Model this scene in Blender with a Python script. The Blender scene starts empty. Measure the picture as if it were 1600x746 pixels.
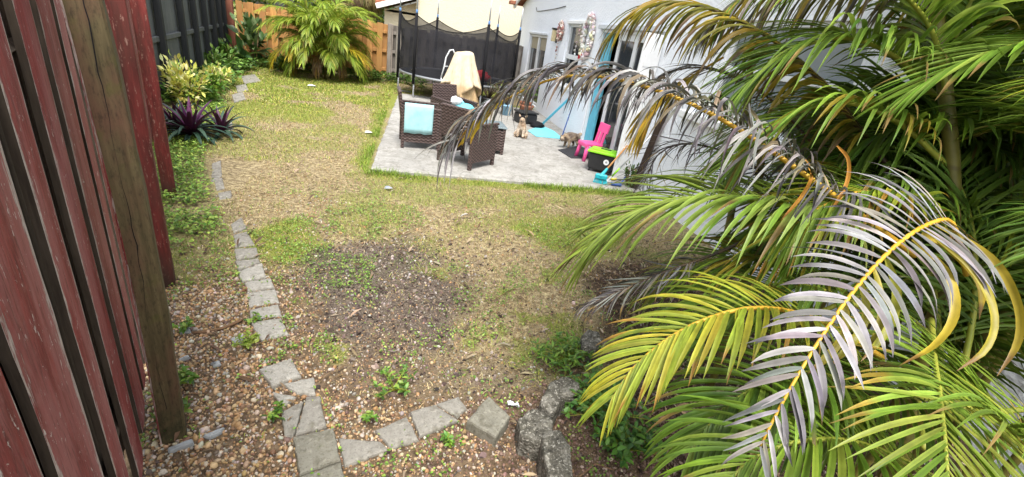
import bpy, math, random
import numpy as np
from mathutils import Vector, Matrix

random.seed(11)
rng = np.random.default_rng(11)
scene = bpy.context.scene
COL = scene.collection
PI = math.pi
R_ = math.radians

# ------------------------------------------------------------------ camera
FPX = 714.0
H = 1.75
_d = np.array([-256., 1600., FPX]); _d /= np.linalg.norm(_d)
_up = -_d
_v = np.array([650. - 800., 30. - 373., FPX]); _v -= _v.dot(_up) * _up; _v /= np.linalg.norm(_v)
_x = np.cross(_v, _up); _x /= np.linalg.norm(_x)
RW = np.array([_x, _v, _up])
CAM = np.array([0., 0., H])

def ray(px, py): return RW @ np.array([px - 800., py - 373., FPX])
def G(px, py, z=0.0):
    r = ray(px, py); return CAM + r * ((z - H) / r[2])
def onX(px, py, X):
    r = ray(px, py); return CAM + r * (X / r[0])
def onY(px, py, Y):
    r = ray(px, py); return CAM + r * (Y / r[1])
def D(px, py, depth): return CAM + ray(px, py) * (depth / FPX)
def project(p):
    q = (np.asarray(p) - CAM) @ RW
    return 800 + FPX * q[..., 0] / q[..., 2], 373 + FPX * q[..., 1] / q[..., 2], q[..., 2]

camd = bpy.data.cameras.new('camera'); cam = bpy.data.objects.new('camera', camd); COL.objects.link(cam)
camd.sensor_width = 36; camd.lens = 36 * FPX / 1600.; camd.clip_start = 0.05; camd.clip_end = 500
mw = Matrix.Identity(4)
cx, cy, cz = RW[:, 0], -RW[:, 1], -RW[:, 2]
for i in range(3):
    mw[i][0] = cx[i]; mw[i][1] = cy[i]; mw[i][2] = cz[i]; mw[i][3] = CAM[i]
cam.matrix_world = mw
scene.camera = cam

# ------------------------------------------------------------------ materials
class NT:
    def __init__(s, name):
        s.m = bpy.data.materials.new(name); s.m.use_nodes = True
        s.t = s.m.node_tree; s.t.nodes.clear()
        s.o = s.t.nodes.new('ShaderNodeOutputMaterial')
        s._obj = None
    def new(s, typ): return s.t.nodes.new(typ)
    def put(s, sock, v):
        if v is None: return
        if isinstance(v, bpy.types.NodeSocket): s.t.links.new(v, sock)
        elif isinstance(v, (tuple, list)):
            if sock.type == 'RGBA': sock.default_value = (*v[:3], 1)
            else: sock.default_value = v
        else: sock.default_value = v
    def coord(s, kind='Object'):
        if s._obj is None: s._obj = s.new('ShaderNodeTexCoord')
        return s._obj.outputs[kind]
    def mapping(s, scale=(1, 1, 1), vec=None, loc=(0, 0, 0), rot=(0, 0, 0)):
        n = s.new('ShaderNodeMapping'); s.put(n.inputs['Vector'], vec or s.coord())
        n.inputs['Scale'].default_value = scale; n.inputs['Location'].default_value = loc
        n.inputs['Rotation'].default_value = rot
        return n.outputs[0]
    def noise(s, scale, detail=4, rough=.55, stretch=None, vec=None, dist=0, loc=(0, 0, 0)):
        n = s.new('ShaderNodeTexNoise')
        v = vec or s.coord()
        if stretch or loc != (0, 0, 0): v = s.mapping(stretch or (1, 1, 1), v, loc)
        s.put(n.inputs['Vector'], v); n.inputs['Scale'].default_value = scale
        n.inputs['Detail'].default_value = detail; n.inputs['Roughness'].default_value = rough
        n.inputs['Distortion'].default_value = dist
        return n.outputs['Fac']
    def voro(s, scale, feature='F1', stretch=None, out='Distance', rand=1):
        n = s.new('ShaderNodeTexVoronoi'); n.feature = feature
        v = s.coord()
        if stretch: v = s.mapping(stretch, v)
        s.put(n.inputs['Vector'], v); n.inputs['Scale'].default_value = scale
        n.inputs['Randomness'].default_value = rand
        return n.outputs[out]
    def attr(s, name, out='Color'):
        n = s.new('ShaderNodeAttribute'); n.attribute_name = name; return n.outputs[out]
    def math(s, op, a, b=None, clamp=False):
        n = s.new('ShaderNodeMath'); n.operation = op; n.use_clamp = clamp
        s.put(n.inputs[0], a); s.put(n.inputs[1], b); return n.outputs[0]
    def step(s, v, a, b):
        n = s.new('ShaderNodeMapRange'); n.clamp = True
        s.put(n.inputs['Value'], v); n.inputs['From Min'].default_value = a; n.inputs['From Max'].default_value = b
        return n.outputs[0]
    def mix(s, f, a, b, mode='MIX'):
        n = s.new('ShaderNodeMix'); n.data_type = 'RGBA'; n.blend_type = mode
        s.put(n.inputs[0], f); s.put(n.inputs[6], a); s.put(n.inputs[7], b); return n.outputs[2]
    def ramp(s, v, stops):
        n = s.new('ShaderNodeValToRGB'); s.put(n.inputs[0], v)
        e = n.color_ramp.elements
        while len(e) < len(stops): e.new(.5)
        for i, (p, c) in enumerate(stops):
            e[i].position = p
            e[i].color = (c, c, c, 1) if not isinstance(c, (tuple, list)) else (*c[:3], 1)
        return n.outputs[0]
    def bump(s, h, strength=.3, dist=.01, normal=None):
        n = s.new('ShaderNodeBump'); s.put(n.inputs['Height'], h)
        n.inputs['Strength'].default_value = strength; n.inputs['Distance'].default_value = dist
        s.put(n.inputs['Normal'], normal); return n.outputs[0]
    def bsdf(s, base, rough=.6, normal=None, spec=.3, metal=0, **kw):
        n = s.new('ShaderNodeBsdfPrincipled'); s.put(n.inputs['Base Color'], base)
        s.put(n.inputs['Roughness'], rough); s.put(n.inputs['Normal'], normal)
        n.inputs['Specular IOR Level'].default_value = spec; n.inputs['Metallic'].default_value = metal
        for k, v in kw.items(): s.put(n.inputs[k], v)
        return n.outputs[0]
    def mixsh(s, f, a, b):
        n = s.new('ShaderNodeMixShader'); s.put(n.inputs[0], f); s.put(n.inputs[1], a); s.put(n.inputs[2], b)
        return n.outputs[0]
    def done(s, sh): s.t.links.new(sh, s.o.inputs['Surface']); return s.m

def plain(name, c, rough=.55, var=.25, scale=14, spec=.3, bump=.15, stretch=None, metal=0):
    h = NT(name); f = h.noise(scale, 5, .6, stretch)
    f2 = h.noise(scale * .18, 3, .5)
    c = np.array(c)
    base = h.mix(h.step(f, .3, .7), tuple(c * (1 - var)), tuple(np.minimum(c * (1 + var * .7), .9)))
    base = h.mix(h.math('MULTIPLY', h.step(f2, .45, .75), .35), base, tuple(c * (1 - var * 1.2)))
    return h.done(h.bsdf(base, rough, h.bump(f, bump, .004), spec, metal))

def leafmat(name, rough=.42, trans=.36, spec=.35):
    h = NT(name); c = h.attr('col')
    f = h.noise(38, 3, .6)
    c2 = h.mix(h.step(f, .35, .75), c, h.mix(.5, c, (.0, .0, .0)), 'MIX')
    c2 = h.mix(.45, c, c2)
    p = h.bsdf(c2, rough, None, spec)
    t = h.new('ShaderNodeBsdfTranslucent'); h.put(t.inputs[0], h.mix(.12, c2, (.45, .55, .05)))
    return h.done(h.mixsh(trans, p, t.outputs[0]))

def attrmat(name, rough=.8, spec=.2, scale=60, amt=.35, bump=.2):
    h = NT(name); c = h.attr('col'); f = h.noise(scale, 4, .6)
    dark = h.mix(1.0, c, (.45, .42, .4), 'MULTIPLY')
    b = h.mix(h.math('MULTIPLY', h.step(f, .45, .7), amt), c, dark)
    return h.done(h.bsdf(b, rough, h.bump(f, bump, .003), spec))

MAT = {}
MAT['leaf'] = leafmat('palm_leaf')
MAT['leaf2'] = leafmat('broad_leaf', .4, .22)
MAT['dryleaf'] = leafmat('dry_leaf', .6, .08, .2)
MAT['grass'] = leafmat('grass_blade', .6, .15, .15)
MAT['pebble'] = attrmat('pebbles', .55, .35, 90, .4, .2)
MAT['chip'] = attrmat('bark_chips', .85, .15, 120, .4, .3)
MAT['plast_pink'] = plain('pink_plastic', (.85, .10, .32), .38, .06, 8, .4, .03)
MAT['black_plastic'] = plain('black_plastic', (.022, .022, .024), .45, .3, 10, .4, .05)
MAT['lime'] = plain('lime_plastic', (.30, .72, .03), .4, .08, 8, .4, .03)
MAT['teal'] = plain('teal_plastic', (.02, .42, .50), .42, .12, 9, .4, .03)
MAT['white_paint'] = plain('white_paint', (.78, .79, .80), .5, .07, 9, .3, .06)
MAT['white_metal'] = plain('white_metal', (.72, .74, .76), .4, .08, 10, .4, .04)
MAT['blue_paint'] = plain('blue_paint', (.13, .50, .66), .5, .14, 8, .3, .06)
MAT['turq'] = plain('turquoise_cloth', (.18, .58, .68), .8, .12, 30, .1, .3)
MAT['navy'] = plain('navy_plastic', (.03, .08, .28), .4, .15, 8, .4, .03)
MAT['yellow'] = plain('yellow_plastic', (.72, .60, .05), .4, .1, 8, .4, .03)
MAT['orange_wood'] = plain('broom_handle_wood', (.50, .25, .09), .5, .2, 6, .3, .05, (8, 8, 1))
MAT['dark_mat'] = plain('rubber_mat', (.045, .045, .05), .8, .35, 60, .15, .4)
MAT['black'] = plain('black_fabric', (.016, .016, .018), .8, .3, 40, .1, .2)
MAT['galv'] = plain('galvanised_steel', (.42, .44, .46), .4, .15, 12, .5, .05, None, .6)
MAT['red_cloth'] = plain('red_cloth', (.55, .02, .03), .8, .15, 20, .1, .2)
MAT['terracotta'] = plain('clay_pot', (.35, .15, .09), .75, .25, 12, .2, .2)
MAT['bluepot'] = plain('blue_glazed_pot', (.25, .45, .62), .4, .15, 9, .4, .05)
MAT['bark'] = plain('bark', (.12, .085, .055), .9, .45, 18, .1, .6, (1, 1, .25))
MAT['soil'] = plain('soil', (.07, .05, .035), .95, .4, 30, .1, .5)
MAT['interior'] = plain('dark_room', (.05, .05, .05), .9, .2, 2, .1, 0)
MAT['foil'] = plain('crumpled_foil', (.72, .76, .80), .35, .15, 40, .5, .6)
MAT['slate'] = plain('slate_shard', (.34, .36, .37), .7, .25, 18, .25, .3)
MAT['white_cloth'] = plain('white_plastic_bag', (.78, .82, .84), .45, .08, 12, .3, .3)
MAT['fascia'] = plain('grey_fascia', (.55, .58, .62), .5, .1, 6, .3, .05)
MAT['shell_thread'] = plain('shell_thread', (.5, .45, .4), .8, .2, 20, .1, .1)
MAT['lantern'] = plain('amber_lantern_glass', (.55, .47, .28), .25, .2, 10, .5, .05)
MAT['twig'] = plain('dry_twig', (.20, .12, .07), .85, .4, 25, .15, .4)

def m_stucco(name, c, sc=1.0):
    h = NT(name); n1 = h.noise(26 * sc, 6, .62); n2 = h.noise(1.1, 4, .6); v = h.voro(34 * sc, 'SMOOTH_F1')
    c = np.array(c)
    b = h.mix(h.math('MULTIPLY', h.step(n2, .45, .8), .5), tuple(c), tuple(c * np.array([.86, .87, .88])))
    n3 = h.noise(5, 5, .7, (1, 1, .25))
    b = h.mix(h.math('MULTIPLY', h.step(n3, .58, .8), .3), b, tuple(c * np.array([.66, .66, .66])))
    hh = h.math('ADD', n1, h.math('MULTIPLY', v, .8))
    return h.done(h.bsdf(b, .85, h.bump(hh, .5, .018), .2))
MAT['stucco'] = m_stucco('white_stucco', (.82, .85, .90))
MAT['cream'] = m_stucco('cream_stucco', (.66, .60, .46), .8)

def m_concrete(name, c, moss=.0, dark=.5, sc=1.0):
    h = NT(name); c = np.array(c)
    a = h.noise(2.2 * sc, 6, .65); b = h.noise(45 * sc, 4, .6); d = h.noise(7 * sc, 5, .7, None, None, .6)
    col = h.mix(h.step(a, .3, .72), tuple(c * (1 - .35 * dark)), tuple(c * 1.08))
    col = h.mix(h.math('MULTIPLY', h.step(d, .47, .64), dark * .8), col, tuple(c * np.array([.46, .44, .40])))
    col = h.mix(h.math('MULTIPLY', h.step(h.noise(13 * sc, 5, .7, None, None, .4, (8, 1, 3)), .56, .66), dark * .6), col, tuple(np.minimum(c * 1.35, .8)))
    sp = h.step(b, .56, .66); col = h.mix(h.math('MULTIPLY', sp, .6), col, tuple(c * .38))
    if moss:
        mm = h.noise(6 * sc, 5, .65, None, None, .3, (4, 2, 7))
        col = h.mix(h.math('MULTIPLY', h.step(mm, .55, .7), moss), col, (.09, .10, .035))
    return h.done(h.bsdf(col, .88, h.bump(h.math('ADD', b, a), .5, .006), .2))
MAT['patio'] = m_concrete('patio_concrete', (.36, .35, .325), 0, .75, .7)
MAT['paver'] = m_concrete('paver_stone', (.30, .285, .25), .15, .9, 2.4)
MAT['paver2'] = m_concrete('paver_stone_pale', (.37, .355, .315), .10, .8, 2.8)
MAT['paver3'] = m_concrete('paver_stone_mossy', (.25, .24, .195), .45, .95, 2.6)

def m_rock():
    h = NT('weathered_block'); a = h.noise(16, 6, .7); b = h.noise(70, 4, .7); v = h.voro(75, 'F1')
    col = h.ramp(a, [(.32, (.04, .037, .03)), (.5, (.13, .122, .10)), (.66, (.30, .285, .245))])
    col = h.mix(h.math('MULTIPLY', h.step(b, .55, .63), .85), col, (.46, .44, .38))
    col = h.mix(h.math('MULTIPLY', h.step(h.noise(5, 3), .52, .7), .5), col, (.07, .075, .035))
    return h.done(h.bsdf(col, .95, h.bump(h.math('ADD', a, v), .7, .012), .15))
MAT['rock'] = m_rock()

def m_redpaint():
    h = NT('peeling_red_paint')
    e = h.attr('edge', 'Fac')
    s1 = h.noise(9, 5, .65, (6, 6, .55)); s2 = h.noise(40, 5, .7, (3, 3, .35)); s3 = h.noise(3, 4, .6, (3, 3, .5))
    red = h.mix(h.step(s1, .3, .7), (.16, .025, .025), (.36, .068, .066))
    red = h.mix(h.math('MULTIPLY', h.step(s3, .42, .62), .75), red, (.42, .17, .165))
    red = h.mix(h.math('MULTIPLY', h.step(s2, .52, .66), .6), red, (.075, .016, .016))
    red = h.mix(h.math('MULTIPLY', h.step(h.noise(55, 5, .75, (1, 1, .4)), .52, .68), .45), red, (.36, .17, .16))
    pk = h.math('ADD', h.math('MULTIPLY', h.math('POWER', e, 2.2), .30), h.math('ADD', h.math('MULTIPLY', s2, .62), h.math('MULTIPLY', s3, .50)))
    peel = h.step(pk, .775, .82)
    wood = h.mix(h.step(h.noise(60, 4, .7, (4, 4, .4)), .4, .65), (.62, .54, .50), (.30, .22, .19))
    col = h.mix(peel, red, wood)
    chip = h.step(h.noise(26, 5, .75, (2.2, 2.2, .8), None, .8, (3, 1, 9)),   .63, .65)
    col = h.mix(chip, col, (.66, .60, .57))
    hh = h.math('SUBTRACT', h.math('MULTIPLY', s2, .5), h.math('MULTIPLY', peel, .5))
    return h.done(h.bsdf(col, .62, h.bump(hh, .6, .006), .3))
MAT['redpaint'] = m_redpaint()
def m_darkred():
    h = NT('dark_red_paint'); s1 = h.noise(8, 5, .7, (5, 5, .5)); s2 = h.noise(34, 5, .75, (2, 2, .5)); s3 = h.noise(3, 4, .6, (2, 2, .6))  # darker brown-red than the other fence paint, darkest towards the foot
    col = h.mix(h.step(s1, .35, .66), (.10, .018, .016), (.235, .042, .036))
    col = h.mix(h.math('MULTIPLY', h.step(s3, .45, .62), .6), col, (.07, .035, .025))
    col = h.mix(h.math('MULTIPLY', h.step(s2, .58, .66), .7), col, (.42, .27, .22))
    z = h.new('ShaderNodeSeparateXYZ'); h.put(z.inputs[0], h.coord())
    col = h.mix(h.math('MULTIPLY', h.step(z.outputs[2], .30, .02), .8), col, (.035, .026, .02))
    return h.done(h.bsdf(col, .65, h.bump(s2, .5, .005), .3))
MAT['darkred'] = m_darkred()

def m_postwood():
    h = NT('mossy_post_wood'); g = h.noise(5, 5, .65, (9, 9, .6)); m = h.noise(3.2, 4, .6, (2, 2, .8)); k = h.noise(14, 4, .6)
    col = h.mix(h.step(g, .3, .7), (.06, .049, .023), (.165, .130, .066))
    col = h.mix(h.math('MULTIPLY', h.step(m, .46, .62), .7), col, (.14, .066, .045))
    col = h.mix(h.math('MULTIPLY', h.step(h.noise(45, 5, .75, (2, 2, .6)), .5, .66), .6), col, (.03, .024, .014))
    col = h.mix(h.math('MULTIPLY', h.step(k, .58, .72), .4), col, (.09, .10, .02))
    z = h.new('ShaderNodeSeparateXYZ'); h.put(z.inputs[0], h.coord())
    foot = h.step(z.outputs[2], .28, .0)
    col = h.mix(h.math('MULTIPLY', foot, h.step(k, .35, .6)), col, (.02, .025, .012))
    return h.done(h.bsdf(col, .75, h.bump(g, .5, .006), .25))
MAT['postwood'] = m_postwood()

def m_wood(name, a, b, g=None):
    h = NT(name); n = h.noise(5, 5, .65, (8, 8, .5)); k = h.noise(2.6, 4, .6)
    p = h.attr('col')
    col = h.mix(h.step(n, .3, .72), a, b)
    if g: col = h.mix(h.math('MULTIPLY', h.step(k, .45, .7), .7), col, g)
    col = h.mix(1.0, col, p, 'MULTIPLY')
    return h.done(h.bsdf(col, .75, h.bump(n, .4, .006), .2))
MAT['orangefence'] = m_wood('orange_stained_wood', (.40, .19, .06), (.62, .33, .115), (.42, .23, .10))
MAT['greyfence'] = m_wood('weathered_grey_wood', (.17, .145, .125), (.36, .325, .29), (.12, .10, .085))
MAT['slategrey'] = m_wood('grey_painted_boards', (.085, .092, .095), (.125, .133, .137), (.07, .076, .078))
MAT['charcoal'] = m_wood('charcoal_painted_posts', (.016, .018, .02), (.026, .028, .031))
MAT['reddish'] = m_wood('reddish_post_wood', (.20, .07, .045), (.30, .12, .08))

def m_wicker():
    h = NT('brown_wicker'); z = h.new('ShaderNodeSeparateXYZ'); h.put(z.inputs[0], h.coord())
    sz = h.math('SINE', h.math('MULTIPLY', z.outputs[2], 150))
    xy = h.math('ADD', z.outputs[0], z.outputs[1])
    sx = h.math('SINE', h.math('MULTIPLY', xy, 95))
    w = h.math('MULTIPLY', sz, sx); f = h.step(w, -.6, .6)
    n = h.noise(30, 4, .6)
    col = h.mix(f, (.022, .014, .014), (.115, .078, .07))
    col = h.mix(h.math('MULTIPLY', h.step(n, .5, .7), .4), col, (.14, .10, .09))
    return h.done(h.bsdf(col, .5, h.bump(h.math('ADD', sz, w), .6, .004), .35))
MAT['wicker'] = m_wicker()

def m_net():
    h = NT('black_safety_net'); t = h.new('ShaderNodeBsdfTransparent')
    n = h.noise(4, 4, .6)
    p = h.bsdf(h.mix(n, (.012, .012, .015), (.03, .03, .036)), .8, None, .2)
    return h.done(h.mixsh(h.math('ADD', .62, h.math('MULTIPLY', n, .25)), t.outputs[0], p))
MAT['net'] = m_net()

def m_glass(name, c=(.02, .024, .028)):
    h = NT(name); return h.done(h.bsdf(h.mix(h.noise(1.5, 2), c, tuple(np.array(c) * 1.8)), .06, None, .6))
MAT['glass'] = m_glass('window_glass')
MAT['tableglass'] = m_glass('table_glass', (.16, .20, .22))
def m_blind():
    h = NT('tan_blind'); return h.done(h.bsdf(h.mix(h.noise(3, 3), (.34, .29, .20), (.42, .37, .27)), .7, None, .2))
MAT['blind'] = m_blind()
def m_cover():
    h = NT('beige_cover'); n = h.noise(9, 5, .65); w = h.noise(140, 3, .6)
    col = h.mix(h.step(n, .35, .7), (.56, .44, .30), (.68, .57, .42))
    z = h.new('ShaderNodeSeparateXYZ'); h.put(z.inputs[0], h.coord())
    band = h.math('MULTIPLY', h.step(z.outputs[2], .30, .33), h.step(z.outputs[2], .66, .63))
    col = h.mix(h.math('MULTIPLY', band, .75), col, (.42, .29, .15))
    return h.done(h.bsdf(col, .9, h.bump(w, .5, .005), .1))
MAT['cover'] = plain('tan_cloth', (.50, .36, .20), .9, .3, 12, .1, .5)
def m_cover2():
    h = NT('beige_cloth'); n = h.noise(9, 5, .65); w = h.noise(140, 3, .6)
    col = h.mix(h.step(n, .35, .7), (.55, .45, .31), (.70, .60, .45))
    z = h.new('ShaderNodeSeparateXYZ'); h.put(z.inputs[0], h.coord())
    col = h.mix(h.math('MULTIPLY', h.step(z.outputs[2], .66, .60), .75), col, (.50, .36, .20))
    return h.done(h.bsdf(col, .9, h.bump(h.math('ADD', w, h.math('MULTIPLY', n, 2)), .6, .01), .1))
MAT['cover2'] = m_cover2()
def m_towel():
    h = NT('aqua_towel'); n = h.noise(5, 5, .6); w = h.noise(160, 3, .7)
    return h.done(h.bsdf(h.mix(h.step(n, .35, .7), (.30, .56, .60), (.44, .69, .72)), .95, h.bump(w, .6, .006), .1))
MAT['towel'] = m_towel()
def m_tile():
    h = NT('red_roof_tile'); n = h.noise(9, 4, .6)
    return h.done(h.bsdf(h.mix(n, (.20, .07, .04), (.40, .17, .10)), .8, h.bump(n, .4, .01), .2))
MAT['tile'] = m_tile()
def m_stem():
    h = NT('palm_stem'); z = h.new('ShaderNodeSeparateXYZ'); h.put(z.inputs[0], h.coord())
    n = h.noise(7, 4, .6); s = h.math('SINE', h.math('MULTIPLY', z.outputs[2], 46))
    col = h.mix(h.step(n, .35, .7), (.10, .095, .02), (.20, .17, .035))
    col = h.mix(h.math('MULTIPLY', h.step(s, .9, .99), .5), col, (.07, .05, .02))
    col = h.mix(h.math('MULTIPLY', h.step(h.noise(22, 4, .6), .58, .7), .6), col, (.05, .045, .015))
    return h.done(h.bsdf(col, .5, None, .35))
MAT['stem'] = m_stem()
def m_rachis(name, a, b):
    h = NT(name); n = h.noise(14, 4, .6)
    return h.done(h.bsdf(h.mix(h.step(n, .35, .7), a, b), .45, None, .35))
MAT['rach_orange'] = m_rachis('orange_rachis', (.50, .27, .02), (.62, .40, .05))
MAT['rach_green'] = m_rachis('green_rachis', (.20, .24, .03), (.34, .33, .05))
MAT['rach_dark'] = m_rachis('dark_rachis', (.03, .022, .018), (.14, .08, .03))
def m_fur():
    h = NT('dog_fur'); n = h.noise(11, 5, .65); f = h.noise(120, 3, .7)
    c = h.mix(h.step(n, .42, .6), h.attr('col'), h.mix(1, h.attr('col'), (.45, .40, .36), 'MULTIPLY'))
    return h.done(h.bsdf(c, .9, h.bump(f, .8, .01), .1))
MAT['fur'] = m_fur()

# ------------------------------------------------------------------ object helpers
def tag(o, label=None, cat=None, group=None, kind=None):
    if label: o['label'] = label
    if cat: o['category'] = cat
    if group: o['group'] = group
    if kind: o['kind'] = kind
    return o

def empty(name, loc, label=None, cat=None, group=None, rz=0):
    o = bpy.data.objects.new(name, None); COL.objects.link(o)
    o.empty_display_size = .1
    o.location = loc; o.rotation_euler = (0, 0, rz)
    return tag(o, label, cat, group)

def worldpos(o):
    p = Vector((0, 0, 0))
    while o: p = p + o.location; o = o.parent
    return p

def mesh_np(name, V, F, mat, parent=None, col=None, smooth=False, attrs=None):
    """F: list of (k,n) int arrays; built as ONE object. V are world coords (or local when the parent is at 0)."""
    V = np.asarray(V, dtype=np.float64)
    if not isinstance(F, list): F = [F]
    F = [np.asarray(f, dtype=np.int32) for f in F if len(f)]
    me = bpy.data.meshes.new(name)
    o = bpy.data.objects.new(name, me)
    base = np.array(worldpos(parent)) if parent else V.mean(axis=0) * np.array([1, 1, 0])
    V = V - base
    me.vertices.add(len(V)); me.vertices.foreach_set('co', V.astype(np.float32).ravel())
    nl = sum(f.size for f in F); npoly = sum(len(f) for f in F)
    me.loops.add(nl); me.loops.foreach_set('vertex_index', np.concatenate([f.ravel() for f in F]))
    me.polygons.add(npoly)
    tot = np.concatenate([np.full(len(f), f.shape[1], dtype=np.int32) for f in F])
    st = np.concatenate([[0], np.cumsum(tot)[:-1]]).astype(np.int32)
    me.polygons.foreach_set('loop_start', st)
    try: me.polygons.foreach_set('loop_total', tot)
    except Exception: pass
    me.polygons.foreach_set('use_smooth', np.full(npoly, smooth, dtype=bool))
    if col is not None:
        c = np.ones((len(V), 4), dtype=np.float32); c[:, :3] = col
        a = me.attributes.new('col', 'FLOAT_COLOR', 'POINT'); a.data.foreach_set('color', c.ravel())
    for k, v in (attrs or {}).items():
        a = me.attributes.new(k, 'FLOAT', 'POINT'); a.data.foreach_set('value', np.asarray(v, dtype=np.float32))
    me.update(calc_edges=True); me.validate()
    me.materials.append(mat)
    if parent: o.parent = parent
    else: o.location = base
    COL.objects.link(o)
    return o

class MB:
    def __init__(s): s.v = []; s.f = []; s.c = []; s.col = (1, 1, 1)
    def add(s, verts, faces):
        b = len(s.v); s.v += [tuple(map(float, p)) for p in verts]; s.c += [tuple(s.col)] * len(verts)
        s.f += [tuple(b + i for i in f) for f in faces]; return s
    def box(s, c, size, rz=0, bev=0.0, M=None, taper=1.0):
        hx, hy, hz = [q / 2 for q in size]
        bv = min(bev, hx * .45, hy * .45, hz * .45)
        if bv <= 0:
            vs = [(x * (taper if z < 0 else 1), y * (taper if z < 0 else 1), z) for z in (-hz, hz) for x, y in ((-hx, -hy), (hx, -hy), (hx, hy), (-hx, hy))]
            fs = [(3, 2, 1, 0), (4, 5, 6, 7), (0, 1, 5, 4), (1, 2, 6, 5), (2, 3, 7, 6), (3, 0, 4, 7)]
        else:
            rings = [(hx - bv, hy - bv, -hz), (hx, hy, -hz + bv), (hx, hy, hz - bv), (hx - bv, hy - bv, hz)]
            vs = []
            for (a, b, z) in rings:
                tp = 1 + (taper - 1) * (hz - z) / (2 * hz)
                a *= tp; b *= tp
                q = bv
                vs += [(-a + q, -b, z), (a - q, -b, z), (a, -b + q, z), (a, b - q, z), (a - q, b, z), (-a + q, b, z), (-a, b - q, z), (-a, -b + q, z)]
            fs = [tuple(range(7, -1, -1)), tuple(range(24, 32))]
            for r in range(3):
                for i in range(8):
                    j = (i + 1) % 8; fs.append((r * 8 + i, r * 8 + j, r * 8 + 8 + j, r * 8 + 8 + i))
        cr, sr = math.cos(rz), math.sin(rz)
        out = []
        for x, y, z in vs:
            if M is not None: p = M @ Vector((x, y, z)); out.append((p.x + c[0], p.y + c[1], p.z + c[2]))
            else: out.append((c[0] + x * cr - y * sr, c[1] + x * sr + y * cr, c[2] + z))
        return s.add(out, fs)
    def tube(s, pts, r, n=8, caps=True):
        pts = [Vector(p) for p in pts]; k = len(pts)
        rr = r if isinstance(r, (list, tuple)) else [r] * k
        T = [(pts[min(i + 1, k - 1)] - pts[max(i - 1, 0)]).normalized() for i in range(k)]
        ref = Vector((0, 0, 1)) if abs(T[0].z) < .9 else Vector((1, 0, 0))
        u = T[0].cross(ref).normalized(); vs = []
        for i in range(k):
            u = (u - T[i] * u.dot(T[i])).normalized(); w = T[i].cross(u)
            for a in range(n):
                t = 2 * PI * a / n; vs.append(pts[i] + (u * math.cos(t) + w * math.sin(t)) * rr[i])
        fs = [(i * n + a, i * n + (a + 1) % n, (i + 1) * n + (a + 1) % n, (i + 1) * n + a) for i in range(k - 1) for a in range(n)]
        if caps: fs += [tuple(range(n - 1, -1, -1)), tuple(range((k - 1) * n, k * n))]
        return s.add(vs, fs)
    def lathe(s, c, prof, n=20):
        vs = []
        for r, z in prof:
            for a in range(n):
                t = 2 * PI * a / n; vs.append((c[0] + r * math.cos(t), c[1] + r * math.sin(t), c[2] + z))
        k = len(prof)
        fs = [(i * n + a, i * n + (a + 1) % n, (i + 1) * n + (a + 1) % n, (i + 1) * n + a) for i in range(k - 1) for a in range(n)]
        fs += [tuple(range(n - 1, -1, -1)), tuple(range((k - 1) * n, k * n))]
        return s.add(vs, fs)
    def quad(s, a, b, c, d): return s.add([a, b, c, d], [(0, 1, 2, 3)])
    def build(s, name, mat, parent=None, smooth=False, local=False):
        me = bpy.data.meshes.new(name)
        V = np.array(s.v)
        if local: base = np.zeros(3)
        else: base = np.array(worldpos(parent)) if parent else np.array([V[:, 0].mean(), V[:, 1].mean(), V[:, 2].min()])
        me.from_pydata([tuple(p) for p in (V - base)], [], s.f)
        a = me.attributes.new('col', 'FLOAT_COLOR', 'POINT')
        c = np.ones((len(V), 4), dtype=np.float32); c[:, :3] = np.array(s.c); a.data.foreach_set('color', c.ravel())
        me.polygons.foreach_set('use_smooth', [smooth] * len(me.polygons)); me.update()
        me.materials.append(mat)
        o = bpy.data.objects.new(name, me); COL.objects.link(o)
        if parent: o.parent = parent
        else: o.location = base
        return o

def copy_tree(o, parent=None):
    c = o.copy(); COL.objects.link(c)
    if parent: c.parent = parent
    for ch in list(o.children): copy_tree(ch, c)
    return c

# value noise for placement
def vnoise(x, y, scale, seed):
    x = np.asarray(x, float) * scale + seed * 17.13; y = np.asarray(y, float) * scale + seed * 7.77
    xi = np.floor(x).astype(int); yi = np.floor(y).astype(int); fx = x - xi; fy = y - yi
    fx = fx * fx * (3 - 2 * fx); fy = fy * fy * (3 - 2 * fy)
    def hsh(a, b):
        n = np.sin(a * 127.1 + b * 311.7 + seed * 13.7) * 43758.5453; return n - np.floor(n)
    return (hsh(xi, yi) * (1 - fx) + hsh(xi + 1, yi) * fx) * (1 - fy) + (hsh(xi, yi + 1) * (1 - fx) + hsh(xi + 1, yi + 1) * fx) * fy
def fbm(x, y, scale, seed, oct=4):
    t = 0; a = .5; s = 0
    for i in range(oct): t = t + a * vnoise(x, y, scale * 2 ** i, seed + i); s += a; a *= .55
    return t / s
def sstep(x, a, b):
    t = np.clip((np.asarray(x, float) - a) / (b - a), 0, 1); return t * t * (3 - 2 * t)

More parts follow.
